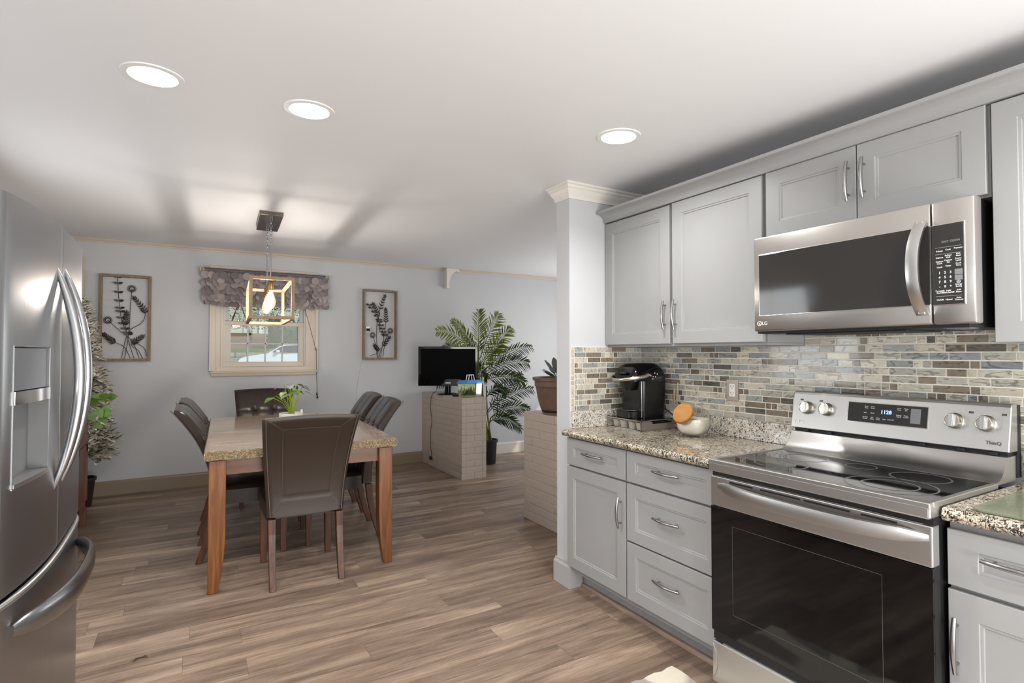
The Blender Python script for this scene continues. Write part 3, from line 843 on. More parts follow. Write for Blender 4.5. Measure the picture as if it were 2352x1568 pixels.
# dial marks beside each knob
for ky in (1.420, 1.334, .880, .790):
    b = B(); s_ = 1 if ky > 1 else -1; kb = ky + s_ * .027 if s_ > 0 else ky - .046
    panel_box(b, kb - .007, kb + .007, 1.140, 1.147, .0002, .0006)
    for k in range(11):
        a = R(-150 + 30 * k); zz = 1.109 + .033 * cos(a)
        b.lathe([(0, 0), (.0009, 0), (0, .0005)], (onp(zz) - .0006, ky + .033 * sin(a), zz), 8, Matrix.Rotation(-pi / 2, 4, 'Y'))
    b.to('dial_marks', 'lettering_dark', cp)
for ky in (1.420, 1.334, .880, .790):
    mt = Matrix.Translation((onp(1.109), ky, 1.109)) @ Matrix.Rotation(-pi / 2 + tl, 4, 'Y')
    b = B(); b.lathe([(.0285, 0), (.0285, .004), (.026, .006), (.0255, .024), (.0235, .027), (.021, .0275), (.020, .026), (0, .026)], (0, 0, 0), 40)
    b.bm.transform(mt); kn = b.to('knob', 'steel_soft', t, smooth=True)
    b = B()
    g = bmesh.new(); bmesh.ops.create_cube(g, size=1)
    g.transform(mt @ Matrix.Translation((0, 0, .031)) @ Matrix.Diagonal((.045, .015, .013, 1)))
    bmesh.ops.bevel(g, geom=g.edges[:], offset=.002, segments=2, affect='EDGES'); b.add(g)
    b.to('grip', 'steel_handle', kn, smooth=True)
# oven door
b = B(); b.box(1.795, 1.835, RY0 + .003, RY1 - .003, .255, .745); b.box(1.8, 1.836, RY0 + .002, RY1 - .002, .22, .90); b.to('door_core', 'black_matte', t)
dr = B(); dr.box(1.790, 1.834, RY0 + .001, RY1 - .001, .747, .864, .004); od = dr.to('oven_door', 'steel', t)
b = B(); b.box(1.789, 1.797, RY0 + .001, RY1 - .001, .258, .7455, .001); dg = b.to('door_glass', 'black_gloss', t)
b = B(); y0_, y1_, z0_, z1_ = .86, 1.385, .35, .685
pts = [(1.7888, y0_, z0_), (1.7888, y1_, z0_), (1.7888, y1_, z1_), (1.7888, y0_, z1_), (1.7888, y0_, z0_)]
b.tube(pts, .0007, 4); b.to('window_outline', 'lettering_dark', dg)
b = B()
for (a, c) in ((1.398, 1.296), (1.265, 1.113), (1.101, .950), (.918, .817)): b.box(1.7885, 1.792, c, a, .8525 - .004, .8525 + .0025, .001)
b.to('vent_slots', 'black_matte', od)
b = B()
b.box(1.7885, 1.80, .75, 1.465, .8650, .8675, .0005)
b.to('top_vent_strip', 'chrome', od)
# bowed handle: flat band standing off the door in its middle
b = B(); n = 36; rings = []
for i in range(n):
    q = -1 + 2 * i / (n - 1); yy = 1.095 + q * .358
    out = .052 * (1 - abs(q) ** 3.2); hh = .0195 + .005 * (1 - q * q) - .010 * max(0, abs(q) - .82) / .18
    zc_ = .826 - .010 * (1 - q * q) + .004
    x = 1.790 - out
    rings.append([b.bm.verts.new(p) for p in ((x + .012, yy, zc_ + hh), (x + .001, yy, zc_ + hh * .92), (x - .0035, yy, zc_ + hh * .2), (x - .001, yy, zc_ - hh * .9), (x + .012, yy, zc_ - hh))])
for i in range(n - 1):
    for k in range(5): b.bm.faces.new([rings[i][k], rings[i][(k + 1) % 5], rings[i + 1][(k + 1) % 5], rings[i + 1][k]])
b.bm.faces.new(rings[0]); b.bm.faces.new(rings[-1][::-1])
b.to('oven_handle', 'steel', t, smooth=True)
# storage drawer
b = B(); b.box(1.790, 1.83, RY0 + .002, RY1 - .002, .055, .215, .004)
dw = b.to('storage_drawer', 'steel', t)
b = B()
for s, yy in ((1, RY1 - .005), (-1, RY0 + .005)):
    pts = [(1.7885, yy - s * .045 * (1 - (2 * q - 1) ** 2) * .45, .065 + .14 * q) for q in [i / 10 for i in range(11)]]
    b.tube(pts, .0015, 6)
b.box(1.792, 1.806, RY0 + .05, RY1 - .05, .214, .222, .002); b.to('drawer_lip', 'steel_handle', dw, smooth=True)

# ------------------------------------------------------------------ microwave
t = thing('microwave', 'stainless over-the-range microwave with bowed handle and keypad', 'microwave', (2.2, 1.09, 1.43))
MY0, MY1, MS = .704, 1.458, .818
b = B(); b.box(2.085, 2.444, .728, 1.462, 1.442, 1.838); b.to('housing', 'black_matte', t)
b = B(); b.box(2.06, 2.43, .73, 1.46, 1.432, 1.443, .002); b.box(2.10, 2.36, .92, 1.36, 1.427, 1.433, .003)
b.to('underside', 'dark_gap', t)
for y0_ in (.75, 1.37):
    b = B(); b.box(2.11, 2.31, y0_ - .005, y0_ + .07, 1.4310, 1.4325)
    for k in range(9): b.box(2.115, 2.305, y0_ + k * .007, y0_ + k * .007 + .004, 1.4285, 1.4315)
    b.to('grease_filter', 'key_grey', t)
def facade(y0, y1, name):
    """door or panel frame: steel slab with rounded upright edges"""
    b = B(); b.box(2.034, 2.086, y0, y1, 1.441, 1.832, .007); return b.to(name, 'steel_mw', t, smooth=True)
md = facade(MS + .001, MY1, 'microwave_door')
b = B(); b.box(2.0315, 2.036, MS + .003, 1.434, 1.503, 1.760, .002); b.to('window_bezel', 'chrome', md)
b = B(); b.box(2.0305, 2.036, MS + .003, 1.431, 1.506, 1.757, .001); b.to('window_glass', 'smoked_glass', md)
mp = facade(MY0, MS - .001, 'control_side')
b = B(); b.box(2.0315, 2.036, .728, MS - .002, 1.500, 1.758, .002); b.to('panel_bezel', 'chrome', mp)
b = B(); b.box(2.0305, 2.036, .732, MS - .002, 1.503, 1.755, .001); kp = b.to('keypad', 'smoked_glass', mp)
tx = []
def mt(s, y, z, size=.0062): tx.append((s, y, z, size))
cols = (.795, .772, .746)
for s, c, z in (('Reheat', 0, 1.672), ('Cook', 1, 1.674), ('Popcorn', 2, 1.676), ('Defrost', 0, 1.651), ('Soften/\nMelt', 1, 1.653), ('Kids\nMeal', 2, 1.655),
                ('Custom\nCook', 0, 1.636), ('Custom\nSet', 1, 1.638), ('Power\nLevel', 2, 1.640), ('Clock', 0, 1.621), ('Timer', 1, 1.623), ('Cook\nTime', 2, 1.625),
                ('Turntable\nOn/Off', 0, 1.543), ('Light\nHi/Low/Off', 1, 1.543), ('Add\n30sec.', 2, 1.543), ('On/Off', 0, 1.518), ('+Speed', 1, 1.518), ('Auto\nTimeout', 2, 1.519), ('Energy\nSaving', 2, 1.560)):
    mt(s, cols[c], z)
for k, s in enumerate('123456789'): mt(s, .7955 - (k % 3) * .0145, 1.603 - (k // 3) * .0145, .011)
mt('-', .7955, 1.5595, .011); mt('0', .781, 1.5595, .010); mt('+', .7665, 1.5595, .011)
b = B()
for s, y, z, size in tx: b.add(text_mesh(s, size, facing_negx(2.0303, y, z), .0002, bold=.00012))
for z in (1.683, 1.662, 1.529): b.box(2.0301, 2.0306, .738, .806, z - .0002, z + .0002)
b.tube([(2.0302, .746 + .0048 * cos(q), 1.571 + .0048 * sin(q)) for q in [i * pi / 8 for i in range(17)]], .0005, 5)
b.tube([(2.0302, .746 + .002 * cos(q), 1.571 + .002 * sin(q)) for q in [i * pi / 6 for i in range(13)]], .0006, 5)
b.to('keypad_lettering', 'lettering', kp)
b = B(); b.add(text_mesh('EASY CLEAN', .0085, facing_negx(2.0303, .765, 1.700), .0002)); b.to('panel_wording', 'lettering_dim', kp)
b = B(); b.box(2.0298, 2.031, .736, .756, 1.593, 1.611, .0005); b.box(2.0298, 2.031, .736, .756, 1.573 + .0035, 1.5915, .0005); kk = b.to('start_stop_keys', 'key_grey', kp)
b = B()
for s, z, sz in (('START', 1.6045, .0058), ('Enter', 1.598, .004), ('STOP', 1.587, .0058), ('Clear', 1.5805, .004)): b.add(text_mesh(s, sz, facing_negx(2.0296, .746, z), .0002, bold=.0001))
b.to('key_wording', 'lettering_dim', kk)
b = B(); b.add(text_mesh('LG', .020, facing_negx(2.0335, 1.409, 1.473), .0004))
b.tube([(2.0335, 1.433 + .0088 * cos(q), 1.473 + .0088 * sin(q)) for q in [i * pi / 12 for i in range(25)]], .0011, 6)
b.tube([(2.0335, 1.433, 1.477), (2.0335, 1.433, 1.469), (2.0335, 1.429, 1.469)], .001, 6)
b.to('logo_lettering', 'lettering', md)
# bowed upright handle
b = B(); n = 24; rings = []
for i in range(n):
    q = -1 + 2 * i / (n - 1); z = 1.625 + q * .153; out = .006 + .048 * (1 - abs(q) ** 2.4); x = 2.032 - out; yb = .842 + .010 * (1 - q * q); ww = .0175
    rings.append([b.bm.verts.new(p) for p in ((x + .010, yb + ww, z), (x + .001, yb + ww, z), (x - .003, yb, z), (x + .001, yb - ww, z), (x + .010, yb - ww, z))])
for i in range(n - 1):
    for k in range(5): b.bm.faces.new([rings[i][k], rings[i][(k + 1) % 5], rings[i + 1][(k + 1) % 5], rings[i + 1][k]])
b.bm.faces.new(rings[0]); b.bm.faces.new(rings[-1][::-1])
for z in (1.485, 1.765): b.box(2.018, 2.034, .832, .852, z - .012, z + .012, .002)
b.to('handle', 'steel_handle', md, smooth=True)

# ------------------------------------------------------------------ refrigerator
FY0, FYC, FY1, FZ = 1.785, 2.235, 2.685, .735
t = thing('refrigerator', 'stainless french door refrigerator with bowed handles at the left edge', 'refrigerator', (-.8, 2.235, 0))
b = B(); b.box(-1.185, -.475, FY0 + .01, FY1 - .01, .03, 1.745, .006); b.box(-1.15, -.5, FY0 + .05, FY1 - .05, 0, .03); b.to('cabinet_body', 'steel_fridge', t)
def fx(y):
    q = (y - FYC) / .45
    return -.368 - (.044 * abs(q) ** 2.3 if q < 0 else .012 * q * q)
def skin(y0, y1, z0, z1, name, mat='steel_fridge', r0=.02, r1=.02, hole=None, xb=-.47):
    """bowed front slab between y0..y1; round upright edges"""
    b = B(); pr = []
    n = 20
    for i in range(n + 1):
        y = y0 + (y1 - y0) * i / n
        d = 0
        for e, rr in ((y - y0, r0), (y1 - y, r1)):
            if e < rr: d = rr - math.sqrt(max(0, rr * rr - (rr - e) ** 2))
        pr.append((fx(y) - d, y))
    for rr, base_, s in ((r0, y0, 1), (r1, y1, -1)):
        for k in (.08, .25, .5, .75):
            y = base_ + s * rr * k; e = rr * k; d = rr - math.sqrt(max(0, rr * rr - (rr - e) ** 2)); pr.append((fx(y) - d, y))
    pr = sorted(set(pr), key=lambda p: p[1])
    poly = [(xb, y0)] + pr + [(xb, y1)]
    if hole is None:
        b.prism(poly, z0, z1, 'z')
    else:
        hy0, hy1, hz0, hz1, dep = hole
        ys = sorted({p[1] for p in pr} | {hy0, hy1})
        P = {}
        def fxx(y):
            d = 0
            for e, rr in ((y - y0, r0), (y1 - y, r1)):
                if e < rr: d = rr - math.sqrt(max(0, rr * rr - (rr - e) ** 2))
            return fx(y) - d
        for (za, zb_) in ((z0, hz0), (hz0, hz1), (hz1, z1)):
            for a, c in zip(ys[:-1], ys[1:]):
                if za == hz0 and a >= hy0 - 1e-6 and c <= hy1 + 1e-6: continue
                b.face([(fxx(a), a, za), (fxx(c), c, za), (fxx(c), c, zb_), (fxx(a), a, zb_)])
        # back, sides, top, bottom
        b.face([(xb, y0, z0), (xb, y1, z0), (xb, y1, z1), (xb, y0, z1)])
        for y in (y0, y1): b.face([(xb, y, z0), (fxx(y), y, z0), (fxx(y), y, z1), (xb, y, z1)])
        for z in (z0, z1): b.face([(xb, y0, z)] + [(fxx(y), y, z) for y in ys] + [(xb, y1, z)])
        # niche
        nf = len(b.bm.faces)
        for y in (hy0, hy1): b.face([(fxx(y), y, hz0), (fxx(y) - dep, y, hz0 + .0), (fxx(y) - dep, y, hz1), (fxx(y), y, hz1)])
        b.face([(fxx(hy0) - dep, hy0, hz0), (fxx(hy1) - dep, hy1, hz0), (fxx(hy1) - dep, hy1, hz1), (fxx(hy0) - dep, hy0, hz1)])
        hy = [y for y in ys if hy0 - 1e-6 <= y <= hy1 + 1e-6]
        for z in (hz0, hz1): b.face([(fxx(hy0) - dep, hy0, z)] + [(fxx(y), y, z) for y in hy] + [(fxx(hy1) - dep, hy1, z)])
        b.bm.faces.ensure_lookup_table()
        for f in b.bm.faces[nf:]: f.material_index = 1
        bmesh.ops.remove_doubles(b.bm, verts=b.bm.verts[:], dist=1e-5)
    return b.to(name, [mat, 'niche_grey'], t, smooth=True)
dl = skin(FY0, FYC - .002, FZ + .004, 1.755, 'door', r0=.03, r1=.004, hole=(1.85, 2.096, 1.0, 1.368, .055))
dr_ = skin(FYC + .002, FY1, FZ + .004, 1.755, 'door', r0=.004, r1=.012)
dw = skin(FY0, FY1, .07, FZ - .006, 'freezer_drawer', r0=.03, r1=.012)
b = B(); b.box(-.5, -.43, FY0 + .02, FY1 - .02, .0, .069); b.to('kick_grille', 'dark_gap', t)
# rolled top edge of the freezer drawer
b = B(); b.tube([(fx(y) + .002 - .012 * (abs((y - FYC) / .45) ** 8), y, FZ - .016) for y in [FY0 + .006 + (FY1 - FY0 - .012) * i / 24 for i in range(25)]], .010, 10); b.to('drawer_rim', 'steel_handle', dw, smooth=True)
# dispenser: display plate, chrome band, cavity, tray
def band(y0, y1, z0, z1, d, th, name, mat, par, n=10):
    b = B(); poly = [(fx(y0 + (y1 - y0) * i / n) + d, y0 + (y1 - y0) * i / n) for i in range(n + 1)]
    poly += [(p[0] - th, p[1]) for p in poly[::-1]]
    b.prism(poly, z0, z1, 'z'); return b.to(name, mat, par, smooth=True)
dp = band(1.856, 2.09, 1.252, 1.364, -.006, .045, 'dispenser_plate', 'steel_fridge', dl)
band(1.852, 2.094, 1.216, 1.250, .004, .05, 'dispenser_band', 'chrome', dl)
band(1.852, 2.094, 1.003, 1.217, -.046, .006, 'dispenser_back', 'niche_grey', dl)
b = B(); b.box(-.44, -.405, 1.868, 1.882, 1.180, 1.216, .003); b.to('dispenser_spout', 'niche_grey', dl)
band(1.853, 2.093, 1.002, 1.012, .004, .06, 'drip_tray', 'steel_handle', dl)
b = B()
for z in (1.0, 1.368): b.tube([(fx(y) + .0005, y, z) for y in [1.85 + .246 * i / 8 for i in range(9)]], .0018, 6)
for y in (1.85, 2.096): b.tube([(fx(y) + .0005, y, 1.0), (fx(y) + .0005, y, 1.368)], .0012, 6)
b.to('dispenser_frame', 'steel_fridge', dl, smooth=True)
def bow(b, p0, p1, out, w0, w1, n=30, ex=2.0):
    """handle bar, oval in section, bowed outwards along +x"""
    pts = []; rr = []
    for i in range(n):
        q = i / (n - 1); s = 1 - abs(2 * q - 1) ** ex
        p = Vector(p0).lerp(Vector(p1), q); pts.append((p.x + out * s, p.y, p.z)); rr.append(w0 + (w1 - w0) * s ** .6)
    b.tube(pts, rr, 14, flat=(1.0, .8))
b = B(); bow(b, (-.373, 2.178, .925), (-.373, 2.178, 1.618), .062, .004, .017); b.to('handle', 'fridge_handle', dl, smooth=True)
b = B(); bow(b, (-.373, 2.292, .925), (-.373, 2.292, 1.63), .064, .004, .017); b.to('handle', 'fridge_handle', dr_, smooth=True)
b = B(); pts = []; rr = []
for i in range(36):
    q = i / 35; y = 1.86 + .75 * q; s = 1 - abs(2 * q - 1) ** 3.2
    pts.append((fx(y) + .004 + .066 * s, y, .64)); rr.append(.010 + .016 * s ** .5)
b.tube(pts, rr, 14, flat=(.6, 1.45)); b.to('handle', 'fridge_handle', dw, smooth=True)
# ------------------------------------------------------------------ dining table
t = thing('dining_table', 'marble-topped dining table with brown wooden legs', 'table', (0, 0, 0), world=False)
TBL = t
b = B()
tw, tl_, tz0, tz1 = .545, .915, .745, .80
def top_fn():
    bm = b.bm
    n = 40; ring_t = []; ring_b = []; ring_m = []
    pts = []
    for i in range(n): pts.append((-tw + 2 * tw * i / n, -tl_))
    for i in range(n): pts.append((tw, -tl_ + 2 * tl_ * i / n))
    for i in range(n): pts.append((tw - 2 * tw * i / n, tl_))
    for i in range(n): pts.append((-tw, tl_ - 2 * tl_ * i / n))
    for (x, y) in pts:
        k = random.uniform(-.0025, .0025)
        f = 1 - .008
        ring_t.append(bm.verts.new((x * f, y * .995, tz1)))
        ring_m.append(bm.verts.new((x + math.copysign(.001 + k, x), y + math.copysign(k, y), tz1 - .007 + k * .6)))
        ring_b.append(bm.verts.new((x + math.copysign(k, x) * .8, y + math.copysign(k, y), tz0 + .004 - k)))
    N = len(pts); F = []
    for a, c in ((ring_t, ring_m), (ring_m, ring_b)):
        for i in range(N):
            f = bm.faces.new([a[i], a[(i + 1) % N], c[(i + 1) % N], c[i]]); f.material_index = 1
    bm.faces.new(ring_t); f = bm.faces.new(ring_b[::-1]); f.material_index = 1
top_fn(); b.to('tabletop', ['table_marble', 'table_edge'], t, local=True)
b = B()
for s in (-1, 1):
    b.box(-tw + .05, tw - .05, s * (tl_ - .065) - .012, s * (tl_ - .065) + .012, .655, tz0 + .001)
    b.box(s * (tw - .065) - .012, s * (tw - .065) + .012, -tl_ + .05, tl_ - .05, .655, tz0 + .001)
b.to('apron', 'wood_apron', t, local=True)
for sx in (-1, 1):
    for sy in (-1, 1):
        b = B(); rings = []
        ox, oy = sx * (tw - .022), sy * (tl_ - .022)
        for z in [tz0 - .001, .62, .45, .3, .2, .12, .05, 0]:
            q = max(0, (.33 - z) / .33); ww = .088 - .034 * q ** 1.6
            xs = (ox, ox - sx * ww); ys = (oy, oy - sy * ww)
            rings.append([b.bm.verts.new((x, y, z)) for x, y in ((xs[0], ys[0]), (xs[1], ys[0]), (xs[1], ys[1]), (xs[0], ys[1]))])
        for i in range(len(rings) - 1):
            for k in range(4): b.bm.faces.new([rings[i][k], rings[i][(k + 1) % 4], rings[i + 1][(k + 1) % 4], rings[i + 1][k]])
        b.bm.faces.new(rings[0]); b.bm.faces.new(rings[-1])
        b.to('leg', 'wood_leg', t, local=True, bevel=.004)
TROT = R(-2.3)
t.location = (.637, 4.372, 0); t.rotation_euler = (0, 0, TROT)

# ------------------------------------------------------------------ dining chairs (built facing +y)
def back_y(z):        # rear face of the back, seen from the side
    q = (z - .40) / .60
    return -.235 - .040 * q - .195 * max(0, q) ** 2.1 + .018 * sin(pi * q)
def make_chair():
    t = thing('dining_chair', 'dark brown leather parsons chair', 'chair', (0, 0, 0), 'leather chairs around the dining table', world=False)
    # back: loft with button tufting in front, stitched panel behind
    b = B(); nu, nv = 37, 45; z0_, z1_ = .395, .990
    def hw(z): return .215 + .050 * min(1, max(0, (z - .40) / .6)) ** 1.1
    buttons = [(-.33, .80), (.33, .80), (-.33, .60), (.33, .60)]
    def thick(q): return .082 - .020 * q
    def pt(side, i, j):
        u = -1 + 2 * i / (nu - 1); v = j / (nv - 1); z = z0_ + (z1_ - z0_) * v
        zz = z + .012 * (1 - u * u) * v          # crest slightly arched
        edge = 1 - max(0, (abs(u) - .86) / .14) ** 2.5
        topr = 1 - max(0, (v - .95) / .05) ** 2.2
        th = thick(v) * (.55 + .45 * edge) * (.35 + .65 * topr)
        yr = back_y(z) + (thick(v) - th) * .5 + .004 * u * u
        x = u * hw(z)
        y = yr if side == 0 else yr + th
        if side == 1:
            g = 0
            for uu in (-.33, .33): g = max(g, .004 * math.exp(-((u - uu) / .03) ** 2))
            for z_ in (.80, .60): g = max(g, .007 * math.exp(-((z - z_) / .008) ** 2))
            for (uu, z_) in buttons: g = max(g, .017 * math.exp(-(((u - uu) * .24) ** 2 + (z - z_) ** 2) / .022 ** 2))
            puff = .004 * (1 - ((u * 3 + 1.0001) % 2 - 1) ** 2)
            y += puff * edge * topr - g
        else:
            iu, i0, i1 = .60, .50, .915
            on = (abs(abs(u) - iu) < .028 and i0 - .01 < z < i1 + .01) or (abs(u) < iu and min(abs(z - i0), abs(z - i1)) < .007)
            if on: y += .0035
        return Vector((x, y, zz))
    G = []
    for side in (0, 1):
        G.append([[b.bm.verts.new(pt(side, i, j)) for j in range(nv)] for i in range(nu)])
    for g, flip in ((G[0], False), (G[1], True)):
        for i in range(nu - 1):
            for j in range(nv - 1):
                f = b.bm.faces.new([g[i][j], g[i + 1][j], g[i + 1][j + 1], g[i][j + 1]]); f.material_index = 1 if not flip else 0
    for i in range(nu - 1):
        for j in (0, nv - 1): b.bm.faces.new([G[0][i][j], G[0][i + 1][j], G[1][i + 1][j], G[1][i][j]])
    for j in range(nv - 1):
        for i in (0, nu - 1): b.bm.faces.new([G[0][i][j], G[0][i][j + 1], G[1][i][j + 1], G[1][i][j]])
    bk = b.to('backrest', ['leather', 'leather_back'], t, local=True, smooth=True)
    # stitching on the rear face
    b = B()
    def rear(u, z): return (u * hw(z), back_y(z) + .004 * u * u - .0004 + .0, z + .012 * (1 - u * u) * (z - z0_) / (z1_ - z0_))
    for a, c in (((-.6, .50), (.6, .50)), ((.6, .50), (.6, .915)), ((.6, .915), (-.6, .915)), ((-.6, .915), (-.6, .50)),
                 ((-.6, .50), (-.9, .42)), ((.6, .50), (.9, .42)), ((.6, .915), (.92, .985)), ((-.6, .915), (-.92, .985))):
        b.tube([rear(a[0] + (c[0] - a[0]) * k / 12, a[1] + (c[1] - a[1]) * k / 12) for k in range(13)], .0011, 5)
    for s in (-1, 1): b.tube([rear(s * .93, .40 + .59 * k / 14) for k in range(15)], .003, 6)
    b.to('stitching', 'thread', bk, local=True)
    for (uu, z_) in buttons:
        b = B(); y = back_y(z_) + thick((z_ - z0_) / (z1_ - z0_)) - .006
        b.lathe([(0, .008), (.006, .0065), (.009, .002), (.0085, -.001), (0, -.001)], (uu * hw(z_), y, z_ + .012 * (1 - uu * uu) * (z_ - z0_) / (z1_ - z0_)), 14, Matrix.Rotation(-pi / 2 , 4, 'X'))
        b.to('tufting_button', 'leather', bk, local=True, smooth=True)
    # seat
    b = B(); nx = 25
    def st(u, v, top):
        x = (-1 + 2 * u) * (.215 + .012 * v); y = -.155 + .395 * v
        ex = max(0, (abs(2 * u - 1) - .8) / .2); ey = max(0, (v - .85) / .15)
        k = math.sqrt(max(0, 1 - min(1, ex * ex * .8 + ey * ey * .8)))
        dome = .012 * (1 - (2 * u - 1) ** 2) * (1 - (2 * v - 1) ** 2)
        return (x, y, .435 + .045 * k + dome) if top else (x, y, .365)
    A = [[b.bm.verts.new(st(i / 24, j / 24, True)) for j in range(25)] for i in range(25)]
    C_ = [[b.bm.verts.new(st(i / 24, j / 24, False)) for j in range(25)] for i in range(25)]
    for i in range(24):
        for j in range(24):
            b.bm.faces.new([A[i][j], A[i + 1][j], A[i + 1][j + 1], A[i][j + 1]]); b.bm.faces.new([C_[i][j], C_[i][j + 1], C_[i + 1][j + 1], C_[i + 1][j]])
    for i in range(24):
        for j in (0, 24): b.bm.faces.new([A[i][j], A[i + 1][j], C_[i + 1][j], C_[i][j]]); b.bm.faces.new([A[j][i], A[j][i + 1], C_[j][i + 1], C_[j][i]])
    b.to('seat', 'leather', t, local=True, smooth=True)
    for sx in (-1, 1):
        for rear_ in (True, False):
            b = B(); rings = []
            for z in (.385, .30, .20, .10, 0):
                q = 1 - z / .385
                if rear_: cy = -.212 - .085 * q ** 1.7; hwid = .021 - .004 * q
                else: cy = .205; hwid = .024 - .006 * q
                cx = sx * (.190 if rear_ else .200)
                rings.append([b.bm.verts.new((cx + a * hwid, cy + c * hwid * (1.15 if rear_ else 1), z)) for a, c in ((-1, -1), (1, -1), (1, 1), (-1, 1))])
            for i in range(4):
                for k in range(4): b.bm.faces.new([rings[i][k], rings[i][(k + 1) % 4], rings[i + 1][(k + 1) % 4], rings[i + 1][k]])
            b.bm.faces.new(rings[0]); b.bm.faces.new(rings[-1])
            b.to('leg', 'wood_chair', t, local=True, bevel=.003)
    return t
ch = make_chair()
CG = 'leather chairs around the dining table'
ch.location = (.598, 3.665, 0); ch.rotation_euler = (0, 0, R(-1.5))
ch['label'] = 'dark brown leather chair, back to the camera, at the near end of the table'
dup(ch, (.585, 5.50, 0), R(180 - 3), 'brown leather chair facing the camera at the far end of the table')
dup(ch, (.345, 4.235, 0), R(-90 - 2), 'brown leather chair on the left side of the table, the nearer of the two')
dup(ch, (.360, 4.89, 0), R(-90 - 3), 'brown leather chair on the left side of the table, the farther of the two')
dup(ch, (.930, 4.235, 0), R(90 - 4), 'brown leather chair on the right side of the table, the nearer of the two')
dup(ch, (.975, 4.87, 0), R(90 - 3), 'brown leather chair on the right side of the table, the farther of the two')

# ------------------------------------------------------------------ potted plant on the table
def leaf(b, base, tip, width, fold=.15, droop=.0, n=6, up=Vector((0, 0, 1)), heart=False, mi=0):
    """one leaf blade between base and tip"""
    base, tip = Vector(base), Vector(tip); d = tip - base; L = d.length; d.normalize()
    side = d.cross(up)
    if side.length < .01: side = Vector((1, 0, 0))
    side.normalize(); nrm = side.cross(d).normalized()
    mid = []; lf = []; rt = []
    for i in range(n + 1):
        q = i / n; wq = width * (sin(pi * min(1, q ** (.55 if heart else .8))) ** .8 if 0 < q < 1 else 0.02)
        p = base + d * L * q + Vector((0, 0, -droop * q * q))
        mid.append(b.bm.verts.new(p)); lf.append(b.bm.verts.new(p + side * wq + nrm * wq * fold)); rt.append(b.bm.verts.new(p - side * wq + nrm * wq * fold))
    for i in range(n):
        for a in (lf, rt):
            f = b.bm.faces.new([mid[i], mid[i + 1], a[i + 1], a[i]]); f.material_index = mi
t = thing('potted_plant', 'small leafy green plant in a round white pot on the dining table', 'plant', (.655, 4.50, .8005))
b = B(); b.lathe([(0, 0), (.066, 0), (.076, .006), (.084, .03), (.087, .085), (.084, .09), (.079, .086), (.077, .072), (0, .072)], (.655, 4.50, .8005), 40); b.to('plant_pot', 'stone_white', t, smooth=True)
b = B(); b.lathe([(0, .074), (.05, .076), (.078, .073), (.078, .06), (0, .06)], (.655, 4.50, .8005), 24); b.to('soil', 'soil', t)
random.seed(5)
b = B(); lv = B(); lv2 = B()
spec = [(-.17, -.05, 1.035, 1), (-.11, .03, 1.055, 1), (-.07, -.04, 1.075, 1), (-.02, .02, 1.09, 1), (.02, -.05, 1.085, 1), (.06, .02, 1.08, 1), (-.04, -.08, 1.06, 1),
        (-.06, .03, 1.125, 2), (-.01, -.03, 1.135, 2), (.05, .02, 1.13, 2), (.09, -.04, 1.12, 2), (.12, .02, 1.07, 2), (.03, .06, 1.115, 2), (.105, .05, 1.10, 2), (.0, .05, 1.06, 1), (-.13, .02, 1.04, 1)]
for dx, dy, z, k in spec:
    bx, by = .655 + random.uniform(-.02, .02), 4.50 + random.uniform(-.02, .02)
    e = Vector((.655 + dx * .8, 4.50 + dy, z - .02))
    b.tube([(bx, by, .87), Vector((bx, by, .87)).lerp(e, .5) + Vector((0, 0, .03)), e], .0028, 6)
    a = math.atan2(dy, dx) + random.uniform(-.5, .5); L = random.uniform(.055, .08)
    leaf(lv if k == 1 else lv2, e, e + Vector((cos(a) * L, sin(a) * L - .01, -.012)), L * .42, .1, .025, heart=True)
b.to('plant_stems', 'leaf_lime', t, smooth=True); lv.to('green_leaves', 'leaf_green', t, smooth=True); lv2.to('grey_leaves', 'leaf_slate', t, smooth=True)
b = B(); b.box(.718, .734, 4.47, 4.474, .875, .915, .001); b.to('plant_tag', 'white_plastic', t)

# ------------------------------------------------------------------ pendant lamp
PR = R(-2.9)
t = thing('pendant_lamp', 'rectangular wood cage pendant lamp with a row of bulbs over the table', 'lamp', (0, 0, 0), world=False)
W2, L2, ZB, ZT, s = .148, .43, 1.593, 1.893, .022
for sy in (-1, 1):
    b = B(); y = sy * (L2 - s / 2)
    b.box(-W2, -W2 + s, y - s / 2, y + s / 2, ZB, ZT, .001); b.box(W2 - s, W2, y - s / 2, y + s / 2, ZB, ZT, .001)
    b.box(-W2 + s, W2 - s, y - s / 2, y + s / 2, ZB, ZB + s, .001); b.box(-W2 + s, W2 - s, y - s / 2, y + s / 2, ZT - s, ZT, .001)
    b.to('cage_end_frame', 'wood_cage', t, local=True)
b = B()
for sx in (-1, 1):
    x = sx * (W2 - s / 2)
    for z in (ZB, ZT - s): b.box(x - s / 2, x + s / 2, -L2 + s, L2 - s, z, z + s, .001)
b.to('cage_rails', 'wood_cage', t, local=True)
b = B(); b.box(-.010, .010, -L2 + s, L2 - s, ZT - .02, ZT - .005, .001); b.to('centre_bar', 'brass', t, local=True)
bulbs = [-.30, -.15, 0, .15, .30]
